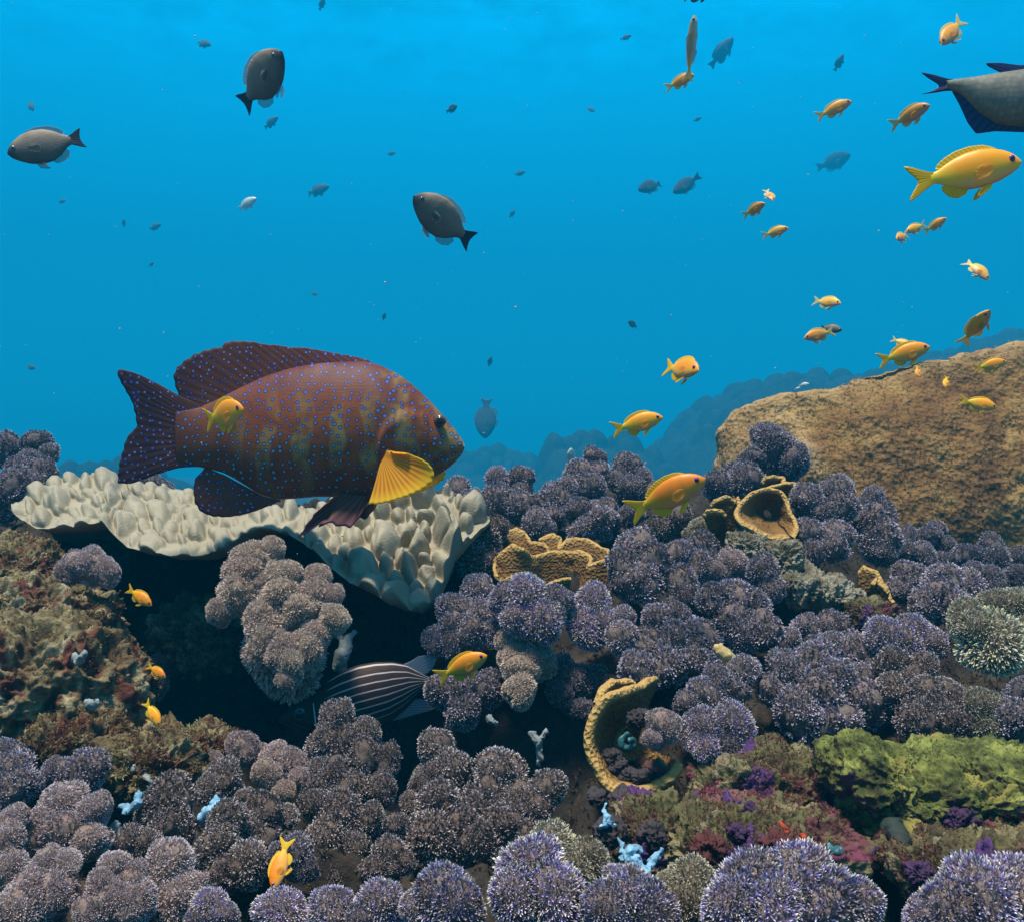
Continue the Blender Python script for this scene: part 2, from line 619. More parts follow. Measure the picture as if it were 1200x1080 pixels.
def mat_grouper(name, fin=False, kind=0):
    n = Nodes(name)
    co = n.obj()
    mp = n.n('ShaderNodeMapping')
    mp.inputs['Scale'].default_value = (1, 0, 1)
    n.l(co, mp.inputs[0])
    flat = mp.outputs[0]
    big = n.noise(9, 3, .5, flat)
    c = n.mix(n.rng(n.noise(22, 4, .6, flat), .35, .65), (.165, .040, .012), (.27, .082, .026))
    sx = n.n('ShaderNodeSeparateXYZ')
    n.l(co, sx.inputs[0])
    X, Z = sx.outputs['X'], sx.outputs['Z']
    if kind == 0:
        # paler olive bars low on the flank
        w = n.n('ShaderNodeTexWave', wave_type='BANDS', bands_direction='X')
        w.inputs['Scale'].default_value = 7.0
        w.inputs['Distortion'].default_value = 4.5
        w.inputs['Detail'].default_value = 2.0
        w.inputs['Detail Scale'].default_value = 1.6
        n.l(flat, w.inputs['Vector'])
        bars = n.math('MULTIPLY', n.rng(w.outputs[1], .42, .7), n.rng(n.noise(19, 3, .6, flat), .40, .58))
        mask = n.math('MULTIPLY', n.rng(X, -.12, .0), n.rng(Z, .07, .0))
        c = n.mix(n.math('MULTIPLY', n.math('MULTIPLY', bars, mask), .88), c, (.30, .235, .075))
        # dark rear and violet back
        c = n.mix(n.rng(X, -.02, -.16, 0, .72), c, (.085, .028, .016))
        c = n.mix(n.math('MULTIPLY', n.rng(Z, .015, .075), n.rng(big, .34, .52, .55, .95)), c, (.085, .018, .022))
        c = n.mix(n.math('MULTIPLY', n.rng(Z, .055, .09), n.rng(n.noise(15, 2, .5, flat), .52, .64, 0, .6)), c, (.27, .12, .07))
        c = n.mix(n.math('MULTIPLY', n.rng(X, .10, .15), n.rng(n.noise(24, 3, .6, flat), .5, .62, 0, .6)), c, (.30, .22, .075))
        c = n.mix(n.rng(n.noise(13, 4, .65, flat), .54, .66, 0, .6), c, (.075, .018, .013))
        c = n.mix(n.rng(Z, -.035, -.065, 0, .5), c, (.06, .028, .018))  # darker belly: underside shade put into the skin colour
    elif kind == 1:
        c = n.mix(.58, c, (.075, .022, .024))
        c = n.mix(n.rng(X, -.10, -.19, 0, .75), c, (.026, .010, .020))
        c = n.mix(n.math('MULTIPLY', n.rng(X, -.02, .03), n.rng(big, .45, .6, 0, .8)), c, (.14, .035, .05))
    cmb = n.n('ShaderNodeCombineXYZ')
    n.l(X, cmb.inputs[0])
    n.l(Z, cmb.inputs[1])
    spot = n.vor(88 if kind != 1 else 102, cmb.outputs[0], .75)
    spot.voronoi_dimensions = '2D'
    d = spot.outputs['Distance']
    sz = n.math('ADD', n.rng(n.noise(26, 2, .5, flat), .3, .7, .085, .19), 0.0)
    ring = n.math('LESS_THAN', d, n.math('ADD', sz, .10))
    dot = n.math('LESS_THAN', d, sz)
    c = n.mix(n.math('MULTIPLY', ring, .75), c, (.02, .012, .05))
    dc = n.mix(n.rng(Z, -.03, .03), (.10, .28, .42), (.06, .11, .45))
    if kind == 1:
        dc = n.mix(n.rng(n.noise(40, 2, .5, flat), .4, .6), (.24, .27, .60), (.06, .09, .42))
    c = n.mix(dot, c, dc)
    h = n.vor(520, flat, .5).outputs[0]
    if fin:
        h = n.math('ADD', n.attr('ray'), 0.0)
        c = n.mix(n.rng(n.attr('edge'), .93, .99, 0, .7), c, (.012, .01, .016))
        return n.done(c, .65, .25, n.bump(h, .2, .0006), transl=.12)
    return n.done(c, .56, .25, n.bump(h, .35, .0010))


M['grouper'] = mat_grouper('spotted_grouper_skin', False, 0)
M['grouper_fin'] = mat_grouper('spotted_grouper_fin', True, 1)


def mat_rayfin(name, c1, c2, alpha=1.0, transl=.35, edge=None):
    n = Nodes(name)
    c = n.mix(n.rng(n.attr('ray'), .35, .75), c1, c2)
    if edge:
        c = n.mix(n.rng(n.attr('edge'), .7, 1.0), c, edge)
    return n.done(c, .5, .3, n.bump(n.attr('ray'), .2, .0008), transl=transl, alpha=alpha if alpha < 1 else None)


M['pec_yellow'] = mat_rayfin('yellow_pectoral', (.70, .26, .01), (.88, .50, .012), 1, .5, (.90, .62, .02))
M['pelvic_red'] = mat_rayfin('red_brown_fin', (.10, .03, .02), (.20, .06, .035), 1, .25, (.12, .03, .06))


def mat_anthias(name, back, flank, belly, rnd=.06):
    n = Nodes(name)
    dv = n.attr('dv')
    nz = n.noise(7, 3)
    f = n.math('ADD', dv, n.rng(nz, .3, .7, -.12, .12))
    c = n.ramp(f, [(.08, belly), (.35, flank), (.62, back), (1, tuple(x * .92 for x in back))])
    c = n.mix(n.rng(n.attr('ap'), .72, 1.0), c, (.84, .54, .008))
    sc_ = n.vor(46, None, .5)
    c = n.mix(n.rng(sc_.outputs[0], .3, .6, 0, .06), c, tuple(x * .6 for x in flank))
    c = n.hsv(c, n.rng(n.rand(), 0, 1, .49, .515), None, n.rng(n.rand(), 0, 1, .88, 1.1))
    return n.done(c, .45, .4, n.bump(sc_.outputs[0], .03, .003))


M['anthias'] = mat_anthias('orange_fish_skin', (.88, .29, .003), (.86, .40, .010), (.72, .38, .14))
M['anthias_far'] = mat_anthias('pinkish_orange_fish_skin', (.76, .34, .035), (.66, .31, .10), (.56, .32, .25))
M['anthias_fin'] = mat_rayfin('yellow_fish_fin', (.80, .46, .008), (.88, .60, .02), 1, .3)
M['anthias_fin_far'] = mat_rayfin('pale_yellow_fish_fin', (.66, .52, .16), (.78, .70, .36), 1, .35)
M['anthias_pec'] = mat_rayfin('clear_yellow_fin', (.80, .44, .05), (.85, .58, .12), .28, .3)
M['clear_fin'] = mat_rayfin('clear_fish_fin', (.20, .24, .25), (.3, .34, .35), .14, .4)


def mat_dark_fish():
    n = Nodes('grey_fish_skin')
    c = n.ramp(n.math('ADD', n.attr('dv'), n.rng(n.noise(6, 3), .3, .7, -.1, .1)), [(.05, (.06, .06, .055)), (.5, (.15, .13, .10)), (.85, (.24, .185, .125)), (1, (.30, .21, .13))])  # warm light back over dark belly: overhead light put into the skin
    v = n.vor(40, None, .5)
    c = n.mix(n.rng(v.outputs[0], .3, .6, 0, .15), c, (.03, .028, .026))
    c = n.mix(n.rng(n.attr('ap'), .16, .05), c, (.03, .03, .035))
    return n.done(c, .6, .25, n.bump(v.outputs[0], .1, .004))


M['dark_fish'] = mat_dark_fish()
M['dark_fin'] = mat_rayfin('black_fish_fin', (.008, .012, .03), (.015, .02, .05), 1, .2)
M['pale_fish'] = mat_simple('silver_fish_skin', (.62, .64, .58), .35, .5)


def mat_surgeon():
    n = Nodes('olive_grey_fish_skin')
    c = n.mix(n.rng(n.noise(40, 4), .35, .65), (.12, .13, .10), (.20, .195, .14))
    v = n.vor(160, None, .6)
    c = n.mix(n.rng(v.outputs[0], .3, .55, 0, .4), c, (.07, .075, .07))
    return n.done(c, .5, .4, n.bump(v.outputs[0], .25, .001))


M['surgeon'] = mat_surgeon()
M['navy_fin'] = mat_rayfin('navy_fish_fin', (.008, .014, .07), (.015, .03, .13), 1, .15)


def mat_squirrel():
    n = Nodes('striped_fish_skin')
    f = n.math('ADD', n.math('MULTIPLY', n.attr('dv'), 8.6), .1)
    tri = n.math('ABSOLUTE', n.math('SUBTRACT', n.math('FRACT', f), .5))
    line = n.math('MULTIPLY', n.math('LESS_THAN', tri, .085), n.math('MULTIPLY', n.rng(n.attr('ap'), .30, .36), n.rng(n.attr('dv'), .1, .2)))
    c = n.mix(n.rng(n.noise(30, 4), .3, .7), (.055, .026, .02), (.03, .016, .015))
    c = n.mix(line, c, (.42, .42, .42))  # white stripes greyed: shade of the hollow put into their colour
    return n.done(c, .65, .2, n.bump(n.vor(160, None, .5).outputs[0], .25, .001))


M['squirrel'] = mat_squirrel()
M['squirrel_fin'] = mat_rayfin('grey_translucent_fin', (.30, .36, .42), (.45, .52, .6), .55, .3)

# ------------------------------------------------------------------ reef ground
YT = np.array([(.20, 1900), (.30, 1480), (.40, 1240), (.46, 1150), (.52, 1080), (.58, 1040), (.64, 1000), (.72, 950), (.80, 900), (.90, 850), (1.0, 800), (1.12, 750), (1.25, 700), (1.42, 650), (1.65, 600), (2.0, 560), (2.3, 545)])


def D(py):
    return float(np.interp(py, YT[::-1, 1], YT[::-1, 0]))


def ground_z(x, Y):
    py = np.interp(Y, YT[:, 0], YT[:, 1])
    pxx = x / np.maximum(Y, .05) * F + 600
    z = (540 - (py + 34 + 62 * smoothstep(1.3, .85, Y) + 75 * smoothstep(960, 1060, pxx) * smoothstep(1.25, 1.5, Y) + 55 * smoothstep(420, 480, pxx) * (1 - smoothstep(640, 720, pxx)) * smoothstep(.5, .58, Y) * (1 - smoothstep(.95, 1.05, Y)))) / F * Y
    far = smoothstep(2.15, 3.4, Y)
    z = z * (1 - far) + far * (-1.1)
    return z


def ground_full(x, Y):
    px = x / np.maximum(Y, .05) * F + 600
    z = ground_z(x, Y)
    p = np.stack([x, Y, np.zeros_like(x)], -1)
    z = z + .028 * fbm(p * 9, 4) * smoothstep(.3, .6, Y) + .016 * fbm(p * 30 + 5, 4)
    # the hollow under the pale plate coral, and its narrower end below the central mounds
    wall = np.interp(px, [90, 160, 330, 470, 520, 600, 700, 760], [1.25, 1.5, 1.55, 1.45, 1.22, 1.13, 1.12, 1.0])
    front = np.interp(px, [90, 160, 330, 470, 600, 720], [.98, .84, .83, .86, .9, .92])
    m = smoothstep(95, 175, px) * (1 - smoothstep(690, 760, px))
    m = m * smoothstep(front, front + .09, Y) * (1 - smoothstep(wall - .05, wall + .03, Y))
    z = z * (1 - m) + m * np.minimum(z, -.46 + .05 * fbm(p * 12, 3))
    return z


def build_ground():
    nu, nv = 420, 420
    u = np.linspace(-1, 1, nu)
    Y = np.concatenate([np.linspace(.2, 2.4, 330), 2.4 + (np.linspace(0, 1, nv - 330 + 1)[1:] ** 2.2) * 60])
    UU, YY = np.meshgrid(u, Y, indexing='ij')
    XX = np.sign(UU) * np.abs(UU) ** 1.0 * (.55 + YY * .95) + np.sign(UU) * np.maximum(np.abs(UU) - .92, 0) * 12 * YY
    ZZ = ground_full(XX, YY)
    V = np.stack([XX, YY, ZZ], -1).reshape(-1, 3)
    me = mesh_from('reef_ground', V, [grid_faces(nu, nv)], M['reef'])
    add('reef_ground', me, kind='structure')
    N = vnormals(V, [grid_faces(nu, nv)])
    N *= np.sign(N[:, 2:3])
    ok = np.nonzero((V[:, 1] > .4) & (V[:, 1] < 2.0) & (np.abs(V[:, 0]) < V[:, 1] * .75 + .1))[0]
    idx = rng.choice(ok, 26000)
    P = V[idx] + rng.normal(0, .003, (len(idx), 3)) * np.array([1, 1, .2])
    L = .0055 * rng.uniform(.5, 1.5, len(idx))
    tv, tf, tip, rnd = tufts(P, N[idx], 5, L, .0011, 1.0, .4)
    rn = np.clip(.36 + .4 * fbm(P * 14, 3) + rng.normal(0, .1, len(idx)), 0, 1)
    add('algae_turf', mesh_from('algae_turf', tv, tf, mat_turf('reef_turf', [(0, (.03, .022, .016)), (.45, (.07, .05, .035)), (.7, (.12, .10, .055)), (.85, (.13, .06, .055)), (1, (.22, .19, .13))]), False, {'tip': tip, 'rnd': np.tile(np.repeat(rn, 4), 5)}), kind='stuff')




def build_seabed():
    n = 60
    g = np.linspace(-70, 70, n)
    A, B = np.meshgrid(g, g, indexing='ij')
    V = np.stack([A, B, np.full_like(A, -1.5)], -1)
    V[..., 2] += .12 * fbm(V * .6, 3)
    add('seabed', mesh_from('seabed', V.reshape(-1, 3), [grid_faces(n, n)], M['sand']), kind='structure')


build_ground()
build_seabed()


def lumpy_slope(name, crest, Yc, depth, seed, lump=.12):
    """a reef slope: crest line in (px, py) at distance Yc, falling away to the seabed towards the viewer and behind"""
    r = np.random.default_rng(seed)
    cx = np.array([c[0] for c in crest], float)
    cy = np.array([c[1] for c in crest], float)
    x0, x1 = (cx[0] - 600) / F * Yc, (cx[-1] - 600) / F * Yc
    nu, nv = int(180 + (x1 - x0) * 24), 240
    u = np.linspace(x0, x1, nu)
    v = np.linspace(-1, 1, nv)
    X, Vv = np.meshgrid(u, v, indexing='ij')
    cs = np.interp(np.linspace(cx[0], cx[-1], nu), cx, cy)
    kk = np.hanning(max(5, nu // 12))
    cs = np.convolve(np.pad(cs, len(kk) // 2, mode='edge'), kk / kk.sum(), 'valid')[:nu]
    cs = np.pad(cs, (0, nu - len(cs)), mode='edge')
    zc = ((540 - cs) / F * Yc)[:, None] * np.ones(nv)[None]
    Y = Yc + Vv * depth
    fall = np.abs(Vv) ** 2.0
    Z = zc * (1 - fall) + (-1.55) * fall
    p = np.stack([X, Y, np.zeros_like(X)], -1)
    Z += lump * .12 * fbm(p * .35 / lump + seed, 2)
    # rounded coral heads standing on the slope
    dx, dy = (x1 - x0) / (nu - 1), 2 * depth / (nv - 1)
    bump = np.zeros_like(Z)
    for rmin, rmax, per, hh in ((.35, .9, .8, .42), (.16, .42, 3.0, 1.5)):
        for _ in range(int((x1 - x0) * depth * per)):
            a, b = r.uniform(x0, x1), r.uniform(-.45, .35) * depth
            rad = r.uniform(rmin, rmax)
            i0, i1 = max(0, int((a - rad - x0) / dx)), min(nu, int((a + rad - x0) / dx) + 2)
            j0, j1 = max(0, int((b - rad + depth) / dy)), min(nv, int((b + rad + depth) / dy) + 2)
            d2 = ((X[i0:i1, j0:j1] - a) ** 2 + (Vv[i0:i1, j0:j1] * depth - b) ** 2) / rad ** 2
            bump[i0:i1, j0:j1] = np.maximum(bump[i0:i1, j0:j1], rad * hh * np.sqrt(np.clip(1 - d2, 0, 1)) + .0)
    for _ in range(1):
        bump[1:-1, 1:-1] = (bump[1:-1, 1:-1] * 2 + bump[:-2, 1:-1] + bump[2:, 1:-1] + bump[1:-1, :-2] + bump[1:-1, 2:]) / 6
    Z += bump
    V = np.stack([X, Y, Z], -1).reshape(-1, 3)
    return add(name, mesh_from(name, V, [grid_faces(nu, nv)], M['far_reef']), kind='structure')


lumpy_slope('reef_slope', [(700, 600), (760, 548), (790, 515), (830, 480), (870, 466), (910, 452), (970, 455), (1030, 452), (1080, 436), (1130, 418), (1200, 402), (1400, 360), (1600, 340)], 27.0, 10, 3, .7)
lumpy_slope('reef_mound', [(600, 640), (622, 566), (645, 530), (690, 523), (735, 528), (770, 552), (800, 640)], 24.0, 3, 5, .55)
lumpy_slope('reef_mound', [(480, 640), (515, 560), (545, 541), (600, 540), (640, 550), (680, 640)], 30.0, 3, 8, .6)
lumpy_slope('reef_mound', [(40, 640), (65, 575), (95, 562), (140, 563), (200, 578), (260, 640)], 20, 3, 9, .5)


# ------------------------------------------------------------------ lobed polyp corals
def lrad(V, i):
    r = np.random.default_rng(900 + i)
    out = .70 + .06 * fbm(V * 1.7 + i * 7.7, 2)
    b = np.zeros(len(V))
    for _ in range(9):
        d = r.normal(size=3) + np.array([0, 0, .25])
        d /= np.linalg.norm(d)
        b = np.maximum(b, r.uniform(.14, .30) * np.exp((V @ d - 1) / r.uniform(.10, .2)))
    return out + b


def lobe_protos(kind, nvar):
    out = []
    n, k, L, w, sp = {'s': (260, 6, .22, .036, .85), 'z': (760, 6, .165, .021, .85), 'm': (250, 6, .21, .036, .85), 'n': (340, 7, .25, .026, .6)}[kind]
    for i in range(nvar):
        r = np.random.default_rng(100 + i + 10 * ord(kind))
        V, Fc = ico(4)
        rad = lrad(V, i) + .02 * fbm(V * 9 + i, 2)
        core = mesh_from('coral_lobe', V * rad[:, None], [Fc], POLYP['v'][1])
        j = np.arange(n) + .5
        phi = np.arccos(1 - 2 * j / n)
        th = np.pi * (1 + 5 ** .5) * j
        P = np.stack([np.cos(th) * np.sin(phi), np.sin(th) * np.sin(phi), np.cos(phi)], -1) + r.normal(0, .028, (n, 3))
        P /= np.linalg.norm(P, axis=1, keepdims=True)
        bare = (fbm(P * 1.15 + 40 + i * 5, 2) + .35 * np.clip(-P[:, 2], 0, 1) > .42) & (r.uniform(size=len(P)) < .8)
        P = P[~bare] if kind != 'n' else P
        rp = lrad(P, i) - .005
        tv, tf, tip, rnd = tufts(P * rp[:, None], P, k, L, w, sp, .18, r)
        pol = mesh_from('coral_polyps', tv, tf, POLYP['v'][0], False, {'tip': tip, 'rnd': rnd})
        out.append((core, pol))
    return out


LOBES = {k: lobe_protos(k, 6) for k in 'szmn'}
def colony(style, lobes, label, Y=None, proto=None, group='lobed polyp corals on the reef', name='polyp_coral', base=True):
    mp, mc = POLYP[style]
    proto = proto or {'t': 'z', 'p': 'z', 'f': 'n', 'g': 'n', 'd': 'm'}.get(style, 's')
    cx = sum(l[0] for l in lobes) / len(lobes)
    cy = sum(l[1] for l in lobes) / len(lobes)
    ymax = max(l[1] for l in lobes)
    Y = Y or D(cy)
    s = Y / F
    org = at(cx, ymax, Y)
    root = empty(name, org, label=label, category='coral', group=group)
    extra = []
    if len(lobes) > 2:
        for i in range(int(len(lobes) * .7)):
            a, b = random.sample(lobes, 2)
            if math.hypot(a[0] - b[0], a[1] - b[1]) < 1.9 * (a[2] + b[2]) * .7:
                t = random.uniform(.35, .65)
                extra.append((a[0] * (1 - t) + b[0] * t + random.uniform(-4, 4), a[1] * (1 - t) + b[1] * t + random.uniform(-5, 3), min(a[2], b[2]) * random.uniform(.55, .75)))
    for i, (px, py, r) in enumerate(list(lobes) + extra):
        rr = r * s * 1.06
        Yl = Y + .75 * (cy - py) * s + random.uniform(-.25, .25) * rr
        p = at(px, py, Yl) - org
        core, pol = random.choice(LOBES[proto])
        o = add('lobe', core, root, mc)
        o.location = p
        o.rotation_euler = (random.uniform(-.7, .7), random.uniform(-.7, .7), random.uniform(0, 6.28))
        o.scale = (rr * random.uniform(.88, 1.16), rr * random.uniform(.88, 1.16), rr * random.uniform(.9, 1.28))
        q = add('polyps', pol, o, mp, kind='stuff')
    if base:
        ex = (max(l[0] + l[2] * .6 for l in lobes) - min(l[0] - l[2] * .6 for l in lobes)) * .5 * s
        ez = (ymax - min(l[1] for l in lobes)) * .5 * s + .012
        core, pol = LOBES['z'][len(lobes) % 4]
        b = add('base', core, root, mc)
        b.location = at(cx, (cy + ymax) / 2, Y + ex * .4) - org
        b.scale = (ex * .78, ex * .6, ez * .8)
        b.rotation_euler = (0, 0, random.uniform(-.3, .3))
        add('polyps', pol, b, mp, kind='stuff')
    return root


